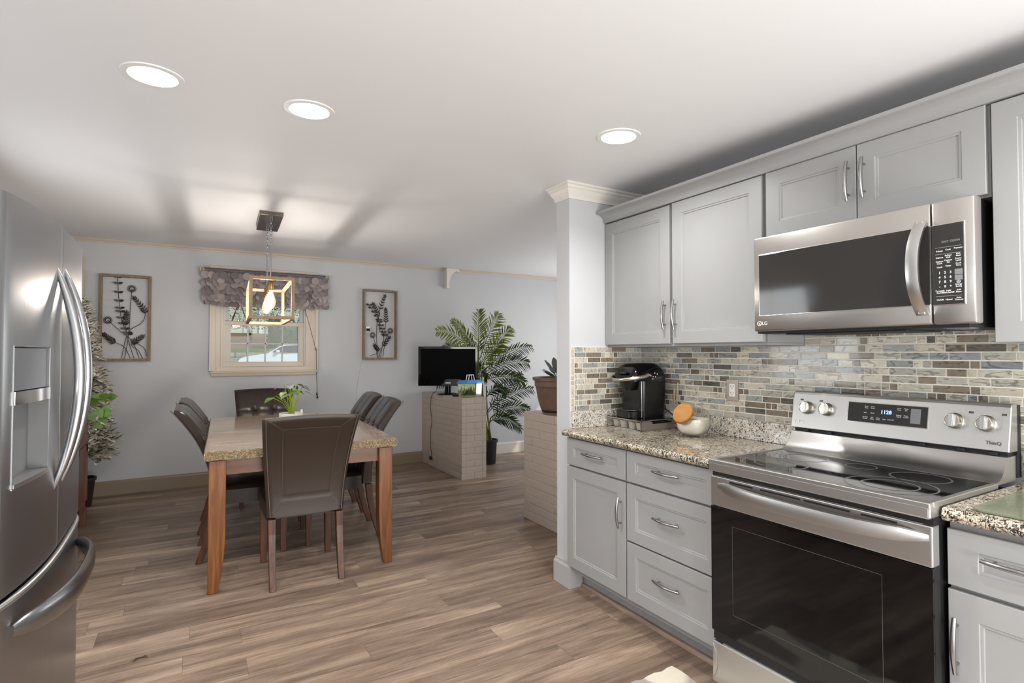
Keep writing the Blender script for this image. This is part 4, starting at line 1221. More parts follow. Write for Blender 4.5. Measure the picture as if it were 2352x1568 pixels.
for y in bulbs:
    b = B(); b.lathe([(0, 0), (.014, 0), (.0165, -.006), (.0165, -.062), (.014, -.066), (0, -.066)], (0, y, ZT - .018), 20); so = b.to('lamp_socket', 'brass', t, local=True, smooth=True)
    b = B(); b.lathe([(.012, 0), (.013, -.012), (.018, -.030), (.024, -.048), (.029, -.066), (.0315, -.082), (.0315, -.094), (.029, -.108), (.023, -.121), (.014, -.131), (.006, -.1355), (0, -.137)], (0, y, ZT - .082), 24); bu = b.to('bulb', 'bulb_glass', t, local=True, smooth=True)
    b = B()
    for k in range(4):
        a = k * pi / 2
        b.tube([(.004 * cos(a), y + .004 * sin(a), ZT - .10), (.013 * cos(a), y + .013 * sin(a), ZT - .15), (.010 * cos(a + .5), y + .010 * sin(a + .5), ZT - .19), (.002, y, ZT - .20)], .0022, 6)
    b.to('filament', 'filament', bu, local=True)
for y in (-.22, .22):
    b = B(); b.tube([(0, y, ZT - .005), (0, y, 2.14)], .005, 10); b.tube([(0, y, 2.135), (0, y, 2.15)], .008, 10); b.to('stem_rod', 'nickel', t, local=True, smooth=True)
    b = B(); z = 2.148; k = 0; top = zc(4.6 + y) - .03
    while z < top - .005:
        L = .034; pts = []
        for i in range(13):
            a = 2 * pi * i / 12; pts.append(((.008 * cos(a)) if k % 2 else 0, y * (1 - .0) + (0 if k % 2 else .008 * cos(a)), z + L / 2 + (L / 2) * sin(a)))
        b.tube(pts, .0018, 6, cap=False); z += L - .008; k += 1
    b.to('hanging_chain', 'nickel', t, local=True, smooth=True)
b = B(); b.box(-.08, .08, -.29, .29, zc(4.35) - .022 - .006, zc(4.6) - .001, .003); b.to('canopy', 'canopy_metal', t, local=True)
t.location = (.497, 4.60, 0); t.rotation_euler = (0, 0, PR)
for y in bulbs:
    v = Matrix.Rotation(PR, 3, 'Z') @ Vector((0, y, 0))
    light('bulb_light', 'POINT', (.497 + v.x, 4.60 + v.y, ZT - .155), 10, (1, .955, .90), shadow_soft_size=.012)
# ------------------------------------------------------------------ framed metal flowers
def art(name, label, x0, x1, z0, z1, plants, loc_y=YB):
    t = thing(name, label, 'wall art', ((x0 + x1) / 2, YB, z0), 'framed metal flower pictures')
    b = B(); f = .022; ya, yb = YB - .052, YB - .003
    b.box(x0, x0 + f, ya, yb, z0, z1, .002); b.box(x1 - f, x1, ya, yb, z0, z1, .002)
    b.box(x0 + f, x1 - f, ya, yb, z0, z0 + f, .002); b.box(x0 + f, x1 - f, ya, yb, z1 - f, z1, .002)
    b.to('frame', 'rustic_frame', t)
    for kind, pts, extra in plants:
        b = B(); yy = YB - .028
        P = [Vector((x, yy + .006 * sin(i * 2.1), z)) for i, (x, z) in enumerate(pts)]
        sm = []
        for i in range(len(P) - 1):
            for k in range(6):
                q = k / 6; p0 = P[max(i - 1, 0)]; p1 = P[i]; p2 = P[i + 1]; p3 = P[min(i + 2, len(P) - 1)]
                sm.append(.5 * ((2 * p1) + (p2 - p0) * q + (2 * p0 - 5 * p1 + 4 * p2 - p3) * q * q + (3 * p1 - p0 - 3 * p2 + p3) * q ** 3))
        sm.append(P[-1]); b.tube(sm, .0028, 6)
        n = len(sm)
        if kind == 'fern':          # narrow pointed leaves in a dense spray near the tip
            k0 = int(n * (1 - extra)); cnt = 10
            for i in range(cnt):
                q = k0 + (n - 1 - k0) * i / (cnt - 1); p = sm[min(n - 1, int(q))]; d = (sm[min(n - 1, int(q) + 1)] - sm[max(0, int(q) - 1)]).normalized()
                sd = Vector((d.z, 0, -d.x))
                for s in (-1, 1):
                    L = .048 * (1 - .45 * i / cnt)
                    leaf(b, p, p + d * L * .75 + sd * s * L * .75, .0065, .2, up=Vector((0, 1, 0)), n=4)
            leaf(b, sm[-1], sm[-1] + d * .04, .007, up=Vector((0, 1, 0)))
        elif kind == 'eucalyptus':   # paired pointed discs all the way up
            cnt = 11
            for i in range(cnt):
                q = int((n - 1) * (.25 + .75 * i / (cnt - 1))) if extra else int((n - 1) * i / (cnt - 1)); p = sm[q]
                for s in (-1, 1): leaf(b, p, p + Vector((s * .042, -.008, .012)), .012, .1, up=Vector((0, 1, 0)), n=4)
        elif kind == 'ball':         # wire rosette
            c = sm[-1]
            for k in range(7):
                a = k * pi / 7; mt = Matrix.Rotation(a, 3, 'Y'); r1, r2 = .036, .017
                b.tube([c + mt @ Vector((r1 * cos(q), -.006 * (k % 2), r2 * sin(q))) for q in [i * 2 * pi / 16 for i in range(17)]], .0014, 5, cap=False)
        b.to('metal_flower', 'art_metal', t)
    return t
art('framed_flower_art', 'wide wood-framed black metal flower picture left of the window', -.778, -.368, 1.275, 2.104, [
    ('eucalyptus', [(-.55, 1.53), (-.60, 1.66), (-.625, 1.85), (-.64, 2.08)], 0),
    ('ball', [(-.575, 1.30), (-.545, 1.55), (-.535, 1.80), (-.525, 1.975)], 0),
    ('ball', [(-.46, 1.30), (-.52, 1.47), (-.63, 1.58), (-.71, 1.665)], 0),
    ('fern', [(-.50, 1.30), (-.55, 1.48), (-.57, 1.62), (-.565, 1.735)], .35),
    ('fern', [(-.60, 1.30), (-.55, 1.55), (-.44, 1.65), (-.42, 1.76), (-.50, 1.88)], .30),
    ('fern', [(-.53, 1.30), (-.58, 1.41), (-.66, 1.46), (-.735, 1.525)], .42),
    ('fern', [(-.43, 1.30), (-.47, 1.38), (-.52, 1.43), (-.44, 1.51)], .30),
    ('fern', [(-.40, 1.32), (-.42, 1.40), (-.50, 1.46)], .2)])
art('framed_flower_art', 'narrow wood-framed black metal flower picture between the window and the palm', 1.716, 2.128, 1.275, 2.106, [
    ('fern', [(1.90, 1.30), (1.88, 1.60), (1.91, 1.84), (1.975, 2.03)], .30),
    ('fern', [(1.92, 1.60), (1.90, 1.80), (1.84, 1.93)], .50),
    ('fern', [(1.93, 1.30), (1.97, 1.55), (1.99, 1.72), (1.99, 1.87)], .32),
    ('eucalyptus', [(1.98, 1.56), (1.94, 1.66), (1.88, 1.79), (1.79, 1.92)], 0),
    ('ball', [(1.89, 1.30), (1.87, 1.45), (1.83, 1.565)], 0),
    ('ball', [(1.96, 1.31), (1.99, 1.5), (2.045, 1.62)], 0),
    ('fern', [(1.91, 1.30), (1.95, 1.42), (2.03, 1.535)], .45),
    ('fern', [(1.80, 1.32), (1.90, 1.36), (1.86, 1.44)], .45)])
# small white sensor with a black window clipped to the right picture, and its wire
t = thing('wall_sensor', 'small white and black sensor stuck beside the right flower picture', 'sensor', (1.76, YB - .055, 1.62))
b = B(); b.box(1.742, 1.79, YB - .072, YB - .0535, 1.605, 1.665, .004); b.to('sensor_case', 'white_plastic', t)
b = B(); b.box(1.745, 1.787, YB - .0735, YB - .0715, 1.612, 1.642, .001); b.to('sensor_window', 'black_gloss', t)
b = B(); b.tube([(1.716, YB - .004, 1.27), (1.70, YB - .004, 1.20), (1.672, YB - .004, 1.05), (1.655, YB - .004, .92), (1.645, YB - .004, .70), (1.64, YB - .02, .14)], .0016, 5)
tag(b.to('thin_wire', 'trim_grey'), 'thin grey wire hanging down the wall below the right flower picture', 'wire')

# ------------------------------------------------------------------ valance on its rod
t = thing('curtain_rod', 'thin gold curtain rod with square ends above the window', 'curtain rod', (.68, YB, 2.21))
RZ = 2.205; RYY = YB - .085
b = B(); b.tube([(.055, RYY, RZ), (1.305, RYY, RZ)], .006, 10); b.to('rod', 'rod_gold', t, smooth=True)
for x in (.055, 1.305):
    s = -1 if x < .5 else 1
    b = B(); b.box(x - .006 + s * .006, x + .006 + s * .006, RYY - .02, RYY + .02, RZ - .02, RZ + .02, .003); b.box(x - s * .025 - .006, x - s * .025 + .006, RYY - .011, RYY + .011, RZ - .011, RZ + .011, .002); b.to('rod_finial', 'rod_gold', t)
    b = B(); b.box(x - s * .05 - .007, x - s * .05 + .007, RYY - .007, YB, RZ - .008, RZ + .008, .002); b.to('rod_bracket', 'rod_gold', t)
t = thing('window_valance', 'grey satin valance covered in round petals over the window', 'valance', (.68, RYY, 1.85))
def vy(x, z):
    am = .020 * (2.23 - z) / .35 + .006
    return RYY + am * sin(x * 19 + 1.3 * sin(x * 5)) + .008 * sin(x * 47)
VX0, VX1 = .085, 1.275
b = B(); b.grid(lambda u, v: Vector((VX0 + (VX1 - VX0) * u, vy(VX0 + (VX1 - VX0) * u, 2.225 - .37 * v) + (.009 if .08 < v < .0 else 0), 2.225 - .37 * v)), 150, 14)
o = b.to('backing_cloth', 'valance_cloth', t, smooth=True); sm = o.modifiers.new('thickness', 'SOLIDIFY'); sm.thickness = .002
b = B(); b.grid(lambda u, v: Vector((VX0 + (VX1 - VX0) * u, RYY + (.012 + .003 * sin(u * 260)) * cos(v * 2 * pi), RZ + .002 + (.013 + .002 * sin(u * 190)) * sin(v * 2 * pi))), 160, 9); b.to('gathered_heading', 'valance_cloth', t, smooth=True)
random.seed(21)
b = B(); r0 = .037
for r in range(8):
    z = 2.185 - r * .040; k = int((VX1 - VX0) / .054)
    for i in range(k + 1):
        x = VX0 + .01 + (VX1 - VX0 - .02) * min(1, max(0, (i + (.5 if r % 2 else 0)) / k)) + random.uniform(-.006, .006)
        zz = z + random.uniform(-.008, .008); yb = vy(x, zz) - .008
        rr = r0 * random.uniform(.9, 1.15); lift = random.uniform(.014, .042); tw_ = random.uniform(-1.1, 1.1); cup = random.uniform(.1, 1.2)
        c = b.bm.verts.new((x, yb - lift * .35 - .004, zz - rr * .9)); ring = []
        for q in range(14):
            a = q * 2 * pi / 14; px, pz = rr * cos(a), rr * sin(a) - rr * .9
            dpt = lift * (-(pz) / (2 * rr)) ** 1.3 if pz < 0 else 0
            ring.append(b.bm.verts.new((x + px, yb - dpt - tw_ * px * .35 - cup * .008 * (px / rr) ** 2, zz + pz)))
        for q in range(14): b.bm.faces.new([c, ring[q], ring[(q + 1) % 14]])
b.to('petals', 'petal_satin', t, smooth=True)
# blind cord
t = thing('blind_cord', 'thin beaded blind cord hanging from the right side of the window', 'cord', (1.2, YB - .08, .82))
b = B(); b.tube([(1.05, YB - .045, 1.95), (1.052, YB - .045, 1.886), (1.12, YB - .05, 1.64), (1.183, YB - .055, 1.395)], .0022, 6)
b.tube([(1.188, YB - .055, 1.385), (1.196, YB - .03, 1.15), (1.203, YB - .03, .99), (1.206, YB - .03, .88)], .0028, 6); b.to('cord_line', 'cord', t)
b = B(); b.lathe([(0, -.014), (.008, -.01), (.011, 0), (.008, .012), (0, .016)], (1.186, YB - .055, 1.392), 12); b.to('cord_toggle', 'brass', t, smooth=True)
b = B()
for (x, z) in ((1.2035, .892), (1.208, .858)): b.lathe([(0, .024), (.004, .018), (.010, -.008), (.008, -.014), (0, -.015)], (x, YB - .03, z), 12)
b.to('cord_tassels', 'black_matte', t, smooth=True)

# ------------------------------------------------------------------ painted brick half walls
def brick_wall(name, label, x0, x1, y0, y1, h):
    t = thing(name, label, 'half wall', ((x0 + x1) / 2, (y0 + y1) / 2, 0))
    b = B(); b.box(x0 + .004, x1 - .004, y0 + .004, y1 - .001, 0, h - .004); b.to('mortar_core', 'brick_paint', t)
    b = B(); ch_ = h / 13; random.seed(3)
    for r in range(13):
        z0_, z1_ = r * ch_ + .002, (r + 1) * ch_ - .002
        off = 0 if r % 2 else .10
        def run(a0, a1, fn):
            a = a0
            L = .205
            first = off if off else L
            while a < a1 - .001:
                e = min(a + (first if a == a0 else L), a1)
                if a1 - e < .03: e = a1
                k = random.uniform(-.0012, .0012)
                fn(a + (.0013 if a > a0 + .001 else 0), e - (.0013 if e < a1 - .001 else 0), k); a = e
        run(y0, y1, lambda a, e, k: b.box(x0 + k, x0 + .05, a, e, z0_, z1_, .003))
        run(y0, y1, lambda a, e, k: b.box(x1 - .05, x1 - k, a, e, z0_, z1_, .003))
        run(x0 + .0505, x1 - .0505, lambda a, e, k: b.box(a, e, y0 + k, y0 + .05, z0_, z1_, .003))
        if r < 13: run(x0 + .0505, x1 - .0505, lambda a, e, k: b.box(a, e, y1 - .05, y1 - .001, z0_, z1_, .003))
    b.box(x0, x1, y0, y1 - .001, h - .012, h, .004)
    b.to('bricks', 'brick_paint', t)
    return t
PH = .872
brick_wall('brick_half_wall', 'low painted brick half wall carrying the television, running out from the back wall', 2.468, 2.762, 5.272, YB, PH)
brick_wall('brick_half_wall', 'low painted brick half wall carrying the brown plant pot behind the kitchen corner', 2.362, 2.655, YR + .13, 3.84, PH)

# ------------------------------------------------------------------ television and what stands beside it
t = thing('television', 'small flat black television standing on the brick half wall', 'television', (0, 0, 0), world=False)
b = B(); b.box(-.345, .345, -.030, .022, .10, .555, .006); b.box(-.25, .25, .02, .065, .17, .47, .02); b.to('tv_housing', 'black_gloss', t, local=True)
b = B(); b.box(-.315, .315, -.0315, -.029, .178, .528); b.to('screen', 'dark_screen', t, local=True)
b = B(); b.box(-.03, .03, -.0325, -.0295, .128, .142, .001); b.to('maker_badge', 'lettering', t, local=True)
b = B(); b.add(text_mesh('SAMSUNG', .0105, Matrix.Translation((0, -.0327, .135)) @ Matrix.Rotation(pi / 2, 4, 'X'), .0002)); b.to('badge_lettering', 'lettering_dim', t, local=True)
b = B(); b.lathe([(0, 0), (.13, 0), (.13, .008), (.10, .016), (.045, .022), (.04, .13), (0, .13)], (0, .0, 0), 36, Matrix.Diagonal((1, .75, 1, 1))); b.to('stand', 'black_gloss', t, local=True, smooth=True)
t.location = (2.555, 5.83, PH + .001); t.rotation_euler = (0, 0, R(-28))
b = B(); b.tube([(2.47, 5.98, PH + .03), (2.455, 6.05, PH + .008), (2.452, 6.10, PH - .04), (2.450, 6.12, .70), (2.447, 6.06, .55), (2.452, 6.12, .40), (2.445, 6.10, .25), (2.440, 6.05, .16), (2.446, 6.09, .11)], .0035, 6)
b.box(2.43, 2.455, 6.07, 6.11, .085, .125, .004)
tag(b.to('power_cord', 'black_matte'), 'dark power cord hanging down the side of the television half wall', 'cord')
t = thing('remote_control', 'flat black remote lying on the half wall before the television', 'remote', (2.53, 5.55, PH))
b = B(); b.box(-.085, .085, -.022, .022, 0, .016, .004); b.bm.transform(Matrix.Translation((2.56, 5.53, PH + .001)) @ Matrix.Rotation(R(12), 4, 'Z')); b.to('remote_body', 'black_plastic', t)
b = B()
for i in range(6):
    for j in (-1, 0, 1): b.box(-.07 + i * .02, -.06 + i * .02, j * .012 - .004, j * .012 + .004, .016, .018)
b.bm.transform(Matrix.Translation((2.56, 5.53, PH + .001)) @ Matrix.Rotation(R(12), 4, 'Z')); b.to('remote_buttons', 'key_grey', t)
t = thing('small_bottle', 'tiny white bottle with an orange cap beside the fish tank', 'bottle', (2.505, 5.40, PH + .001))
b = B(); b.lathe([(0, 0), (.013, 0), (.014, .004), (.014, .042), (.008, .05), (0, .05)], (2.505, 5.40, PH + .001), 16); b.to('bottle_body', 'white_plastic', t, smooth=True)
b = B(); b.lathe([(0, .0505), (.012, .0505), (.012, .066), (.010, .069), (0, .069)], (2.505, 5.40, PH + .001), 16); b.to('bottle_cap', 'amber_plastic', t, smooth=True)

t = thing('fish_tank', 'small plastic fish tank with blue lid and white handle on the half wall', 'fish tank', (2.63, 5.40, PH + .001))
FT = Matrix.Translation((2.628, 5.40, PH + .001)) @ Matrix.Rotation(R(20), 4, 'Z')
hexp = [(-.145, -.02), (-.115, -.075), (0, -.098), (.115, -.075), (.145, -.02), (.145, .055), (-.145, .055)]
def hexring(b, sc, z): return [b.bm.verts.new((x * sc, y * sc, z)) for x, y in hexp]
b = B(); rs = [hexring(b, .90, .0), hexring(b, .97, .15), hexring(b, .955, .15), hexring(b, .885, .004)]
for a, c in zip(rs[:-1], rs[1:]):
    for k in range(7): b.bm.faces.new([a[k], a[(k + 1) % 7], c[(k + 1) % 7], c[k]])
b.bm.faces.new(rs[0]); b.bm.faces.new(rs[-1]); b.bm.transform(FT); b.to('tank_body', 'clear_plastic', t)
b = B(); rs = [hexring(b, 1.0, .146), hexring(b, 1.05, .150), hexring(b, 1.04, .156), hexring(b, .90, .182), hexring(b, .88, .184)]
for a, c in zip(rs[:-1], rs[1:]):
    for k in range(7): b.bm.faces.new([a[k], a[(k + 1) % 7], c[(k + 1) % 7], c[k]])
b.bm.faces.new(rs[0]); b.bm.faces.new(rs[-1]); b.bm.transform(FT); b.to('tank_lid', 'blue_plastic', t)
b = B()
for y in (-.018, .018): b.tube([(-.045, y, .184), (-.034, y, .238), (.034, y, .238), (.045, y, .184)], .0045, 6)
b.tube([(-.034, -.018, .238), (-.034, .018, .238)], .0045, 6); b.tube([(.034, -.018, .238), (.034, .018, .238)], .0045, 6)
b.bm.transform(FT); b.to('tank_handle', 'white_plastic', t)
b = B(); b.prism([(x * .86, y * .86) for x, y in hexp], .005, .02, 'z'); b.bm.transform(FT); b.to('gravel', 'powder', t)
b = B(); random.seed(4)
for k in range(16):
    x, y = random.uniform(-.09, .09), random.uniform(-.05, .03); z = random.uniform(.05, .12)
    leaf(b, (x, y, .02), (x + random.uniform(-.02, .02), y + random.uniform(-.01, .01), z), .009, .1)
b.bm.transform(FT); b.to('tank_plants', 'leaf_green', t)
b = B(); b.lathe([(0, 0), (.03, .0), (.026, .02), (.014, .034), (0, .038)], (.02, -.03, .02), 12); b.bm.transform(FT); b.to('tank_ornament', 'pot_brown', t)

# ------------------------------------------------------------------ palm
def frond(b, base, mid, tip, n=24, L=.20, wd=.0080, up=Vector((0, 0, 1)), mi=0):
    base, mid, tip = Vector(base), Vector(mid), Vector(tip); pts = []
    for i in range(n + 1):
        q = i / n; pts.append(base * (1 - q) ** 2 + mid * 2 * q * (1 - q) + tip * q * q)
    b.tube(pts, [.005 * (1 - .8 * i / n) + .001 for i in range(n + 1)], 5)
    for i in range(3, n + 1):
        q = i / n; p = pts[i]; d = (pts[i] - pts[i - 1]).normalized()
        sd = d.cross(Vector((.35, -1, .25)).normalized())
        if sd.length < .1: sd = Vector((1, 0, 0))
        sd.normalize()
        ln = L * (sin(pi * (.14 + .80 * q)) ** .6) * random.uniform(.88, 1.08)
        for s in (-1, 1):
            out = (sd * s * .85 + d * (.50 + .45 * q) + Vector((random.uniform(-.08, .08), random.uniform(-.45, .15), random.uniform(-.1, .1)))).normalized()
            leaf(b, p, p + out * ln, wd, .6, droop=.015 + .03 * random.random(), n=5, up=Vector((.2, -1, .5)))
t = thing('potted_palm', 'tall artificial palm with arching fronds behind the television half wall', 'palm', (3.14, 5.93, 0))
random.seed(9)
b = B(); b.lathe([(0, 0), (.085, 0), (.10, .26), (.112, .265), (.112, .295), (.10, .295), (.095, .27), (0, .26)], (3.14, 5.93, 0), 28); b.to('plant_pot', 'black_matte', t, smooth=True)
b = B()
for (dx, dy, top) in ((0, 0, (2.99, 5.93, 1.30)), (.02, .02, (3.05, 5.95, 1.10)), (.03, -.02, (3.09, 5.9, .95)), (-.02, -.01, (3.04, 5.88, .7)), (.03, .02, (3.16, 5.92, .55))):
    b.tube(arc((3.14 + dx, 5.93 + dy, .25), top, (-.02, 0, 0), 10), [.013 - .0006 * k for k in range(10)], 7)
b.to('palm_trunks', 'palm_stem', t, smooth=True)
FR = [((2.99, 5.93, 1.25), (2.72, 5.85, 1.62), (2.40, 5.78, 1.60), .17), ((2.99, 5.95, 1.28), (2.85, 5.95, 1.62), (2.66, 5.95, 1.75), .13),
      ((3.0, 5.93, 1.28), (2.97, 5.9, 1.66), (2.96, 5.85, 1.86), .20), ((3.01, 5.93, 1.27), (3.16, 5.95, 1.64), (3.28, 5.95, 1.84), .20),
      ((3.01, 5.9, 1.22), (3.22, 5.85, 1.52), (3.36, 5.8, 1.66), .18), ((3.05, 5.95, 1.10), (3.34, 5.9, 1.42), (3.70, 5.85, 1.43), .15),
      ((3.05, 5.9, 1.06), (3.32, 5.85, 1.30), (3.62, 5.8, 1.23), .18), ((3.06, 5.92, 1.02), (3.30, 5.75, 1.12), (3.50, 5.7, 1.00), .16),
      ((3.09, 5.9, .62), (3.30, 5.85, .95), (3.52, 5.8, 1.10), .14), ((3.10, 5.92, .60), (3.36, 5.85, .90), (3.68, 5.8, .90), .15),
      ((3.14, 5.9, .55), (3.34, 5.85, .74), (3.60, 5.75, .66), .15), ((3.14, 5.92, .50), (3.28, 5.85, .64), (3.50, 5.78, .42), .14),
      ((3.0, 5.92, 1.15), (3.12, 5.8, 1.42), (3.2, 5.72, 1.46), .2), ((2.98, 5.97, 1.2), (2.82, 6.05, 1.45), (2.62, 6.1, 1.42), .15),
      ((3.02, 5.98, 1.0), (3.1, 6.1, 1.25), (3.22, 6.15, 1.05), .17), ((3.0, 5.96, 1.1), (2.9, 6.12, 1.2), (2.55, 6.14, .98), .13), ((3.08, 5.9, .8), (3.2, 5.84, 1.0), (3.3, 5.8, .86), .13)]
for i, (a, m_, e, L) in enumerate(FR):
    b = B(); frond(b, a, m_, e, 25, L * 1.08); b.to('palm_frond', 'palm_leaf' if i in (0, 1, 2, 3, 4, 12, 13) else 'palm_leaf_dark', t)

# brown pot with a young plant on the other half wall
t = thing('potted_plant', 'round bronze-brown plant pot with small grey leaves on the half wall by the kitchen corner', 'plant', (2.505, 3.55, PH + .001))
c = (2.495, 3.52, PH + .001)
b = B(); b.lathe([(0, 0), (.135, 0), (.140, .035), (.148, .038), (.172, .12), (.186, .20), (.19, .215), (.196, .22), (.198, .262), (.212, .265), (.214, .285), (.205, .290), (.190, .285), (.185, .24), (0, .24)], c, 56)
b.to('plant_pot', 'pot_brown', t, smooth=True)
b = B(); b.lathe([(0, -.0005), (.130, -.0005), (.143, .03), (.1445, .038), (.138, .038), (0, .02)], c, 40); b.to('pot_saucer', 'pot_dark', t, smooth=True)
b = B(); b.lathe([(0, .252), (.186, .250), (.186, .243), (0, .243)], c, 32); b.to('soil', 'soil', t)
random.seed(2); b = B(); b2 = B(); cx, cy, cz_ = c
for a, L, z in ((185, .15, .34), (200, .16, .33), (150, .13, .35), (230, .12, .38), (90, .12, .37), (270, .14, .34), (120, .12, .42), (210, .10, .44), (300, .13, .40), (20, .15, .33), (170, .10, .40)):
    e = Vector((cx + cos(R(a)) * L, cy + sin(R(a)) * L, cz_ + z)); s0 = Vector((cx - .02, cy, cz_ + .26))
    b.tube([s0, s0.lerp(e, .5) + Vector((0, 0, .02)), e], .003, 5); leaf(b, s0.lerp(e, .45), e + (e - s0).normalized() * .03, .028, .2, .02)
for k in range(26):
    a = random.uniform(0, 6.28); r = random.uniform(.02, .15)
    leaf(b2, (cx + r * cos(a), cy + r * sin(a), cz_ + .25), (cx + r * cos(a) + random.uniform(-.04, .04), cy + r * sin(a) + random.uniform(-.04, .04), cz_ + .275), .018, .2)
b.to('grey_leaves', 'leaf_slate', t); b2.to('lime_leaves', 'leaf_lime', t)

# ------------------------------------------------------------------ corner by the refrigerator
t = thing('flocked_tree', 'slim snow-flocked artificial christmas tree in the corner behind the refrigerator', 'tree', (-.80, 6.10, 0))
c = Vector((-.855, 6.08, 0)); random.seed(31)
b = B(); b.lathe([(0, 0), (.085, 0), (.11, .22), (.12, .225), (.12, .25), (.105, .25), (.10, .22), (0, .2)], c, 24); b.to('tree_pot', 'pot_dark', t, smooth=True)
b = B(); b.tube([c + Vector((0, 0, .1)), c + Vector((0, 0, 1.78))], [.018, .006], 8); b.to('tree_trunk', 'twig', t)
b = B(); b2 = B()
z = .44
while z < 1.80:
    q = (z - .44) / 1.36; rad = .245 * (1 - q) ** .8 + .02
    for k in range(int(6 + 9 * (1 - q))):
        a = random.uniform(0, 2 * pi); rr = rad * random.uniform(.65, 1.05)
        s0 = c + Vector((0, 0, z + .05)); e = c + Vector((max(cos(a) * rr, -.25), sin(a) * min(rr, .27), z + random.uniform(-.06, .05)))
        b2.tube([s0, e], .003, 4, cap=False)
        for m_ in range(9):
            p = s0.lerp(e, .35 + .65 * m_ / 8)
            for s in range(4):
                d = Vector((max(cos(a), -.1) + random.uniform(-.5, .9), sin(a) + random.uniform(-.9, .9), random.uniform(-.5, .7))).normalized()
                leaf(b if random.random() < .84 else b2, p, p + d * random.uniform(.04, .08), .016, .3, n=3)
    z += .045
b.to('flocked_branches', 'flock', t); b2.to('green_branches', 'needle', t)

t = thing('side_cabinet', 'brown wooden cabinet half hidden behind the refrigerator', 'cabinet', (-.95, 4.95, 0))
CX0, CX1, CY0, CY1, CZ = XL + .002, -.712, 4.50, 5.41, .84
b = B(); b.box(CX0, CX1 - .004, CY0 + .01, CY1 - .01, .14, CZ - .03)
b.to('cabinet_body', 'cabinet_brown', t)
b = B(); b.box(CX0, CX1 + .012, CY0 - .012, CY1 + .012, CZ - .028, CZ, .004); b.to('cabinet_top', 'cabinet_brown', t)
for x in (CX0 + .002, CX1 - .045):
    for y in (CY0, CY1 - .045):
        b = B(); b.box(x, x + .045, y, y + .045, 0, CZ - .029, .003); b.to('cabinet_leg', 'cabinet_brown', t)
for y0_, y1_ in ((CY0 + .05, 4.95), (4.96, CY1 - .05)):
    b = B(); b.box(CX1 - .006, CX1 + .004, y0_, y1_, .66, .80, .002); d_ = b.to('drawer', 'cabinet_brown', t)
    b = B(); b.lathe([(.004, 0), (.005, .012), (.012, .018), (.011, .026), (0, .028)], ((CX1 + .003), (y0_ + y1_) / 2 + (.12 if y0_ > 4.9 else 0), .735), 14, Matrix.Rotation(pi / 2, 4, 'Y')); b.to('knob', 'nickel', d_, smooth=True)
    d2 = B(); d2.box(CX1 - .006, CX1 + .004, y0_, y0_ + .05, .16, .64); d2.box(CX1 - .006, CX1 + .004, y1_ - .05, y1_, .16, .64); d2.box(CX1 - .006, CX1 + .004, y0_, y1_, .16, .21); d2.box(CX1 - .006, CX1 + .004, y0_, y1_, .59, .64); d2.to('door', 'cabinet_brown', t)
t = thing('potted_plant', 'trailing green plant on the brown cabinet behind the refrigerator', 'plant', (-.82, 5.25, CZ + .001))
b = B(); b.lathe([(0, 0), (.06, 0), (.08, .10), (.085, .102), (.085, .115), (.075, .115), (0, .10)], (-.82, 5.25, CZ + .001), 24); b.to('plant_pot', 'stone_white', t, smooth=True)
random.seed(8); b = B()
for (x, y, z) in ((-.66, 5.3, 1.03), (-.62, 5.28, .99), (-.60, 5.3, .94), (-.58, 5.32, 1.00), (-.64, 5.25, .92), (-.63, 5.3, .86), (-.68, 5.28, .95), (-.70, 5.3, .88), (-.72, 5.2, 1.02), (-.61, 5.26, .89), (-.67, 5.3, .80), (-.80, 5.3, 1.05), (-.9, 5.2, 1.03), (-.86, 5.1, 1.0)):
    s0 = Vector((-.81, 5.25, .95)); e = Vector((x, y, z)); b.tube([s0, s0.lerp(e, .5) + Vector((0, 0, .05)), e], .003, 5)
    a = random.uniform(-1.2, .9); leaf(b, e, e + Vector((cos(a) * .07, -.02, sin(a) * .07)), .032, .15, .01, heart=True, up=Vector((0, -1, .3)))
b.to('plant_leaves', 'leaf_green', t, smooth=True)
# ------------------------------------------------------------------ coffee corner
ZC_ = .9145
t = thing('pod_drawer', 'low steel and smoked plastic drawer of white coffee pods under the coffee maker', 'drawer', (2.28, 2.40, ZC_))
TX0, TX1, TY0, TY1, TH = 2.140, 2.425, 2.246, 2.535, .060
b = B()
for x in (TX0, TX1 - .004):
    for y in (TY0, TY1 - .004): b.box(x, x + .004, y, y + .004, ZC_, ZC_ + TH)
for z in (ZC_ + .001, ZC_ + TH - .004):
    b.box(TX0, TX1, TY0, TY0 + .004, z, z + .003); b.box(TX0, TX1, TY1 - .004, TY1, z, z + .003)
    b.box(TX0, TX0 + .004, TY0, TY1, z, z + .003); b.box(TX1 - .004, TX1, TY0, TY1, z, z + .003)
b.to('drawer_frame', 'chrome', t)
b = B(); b.box(TX0 + .001, TX1 - .001, TY0 + .001, TY1 - .001, ZC_ + TH - .001, ZC_ + TH + .002); b.to('drawer_top', 'black_gloss', t)
b = B(); b.box(TX0 + .0012, TX0 + .0028, TY0 + .005, TY1 - .005, ZC_ + .004, ZC_ + TH - .004); b.to('side_pane', 'smoke_plastic', t)
b = B(); zt_ = ZC_ + TH - .006
b.prism([(TX0 + .008, ZC_ + .006), (TX1 - .008, ZC_ + .006), (TX1 - .008, zt_), (TX1 - .035, zt_), (TX1 - .05, zt_ - .016), (TX0 + .09, zt_ - .016), (TX0 + .072, zt_), (TX0 + .008, zt_)], TY0 - .003, TY0 - .0005, 'y')
b.to('drawer_front', 'plate_steel', t)
b = B(); b.box(TX0 + .01, TX1 - .01, TY0 + .006, TY1 - .01, ZC_ + .004, ZC_ + .006)
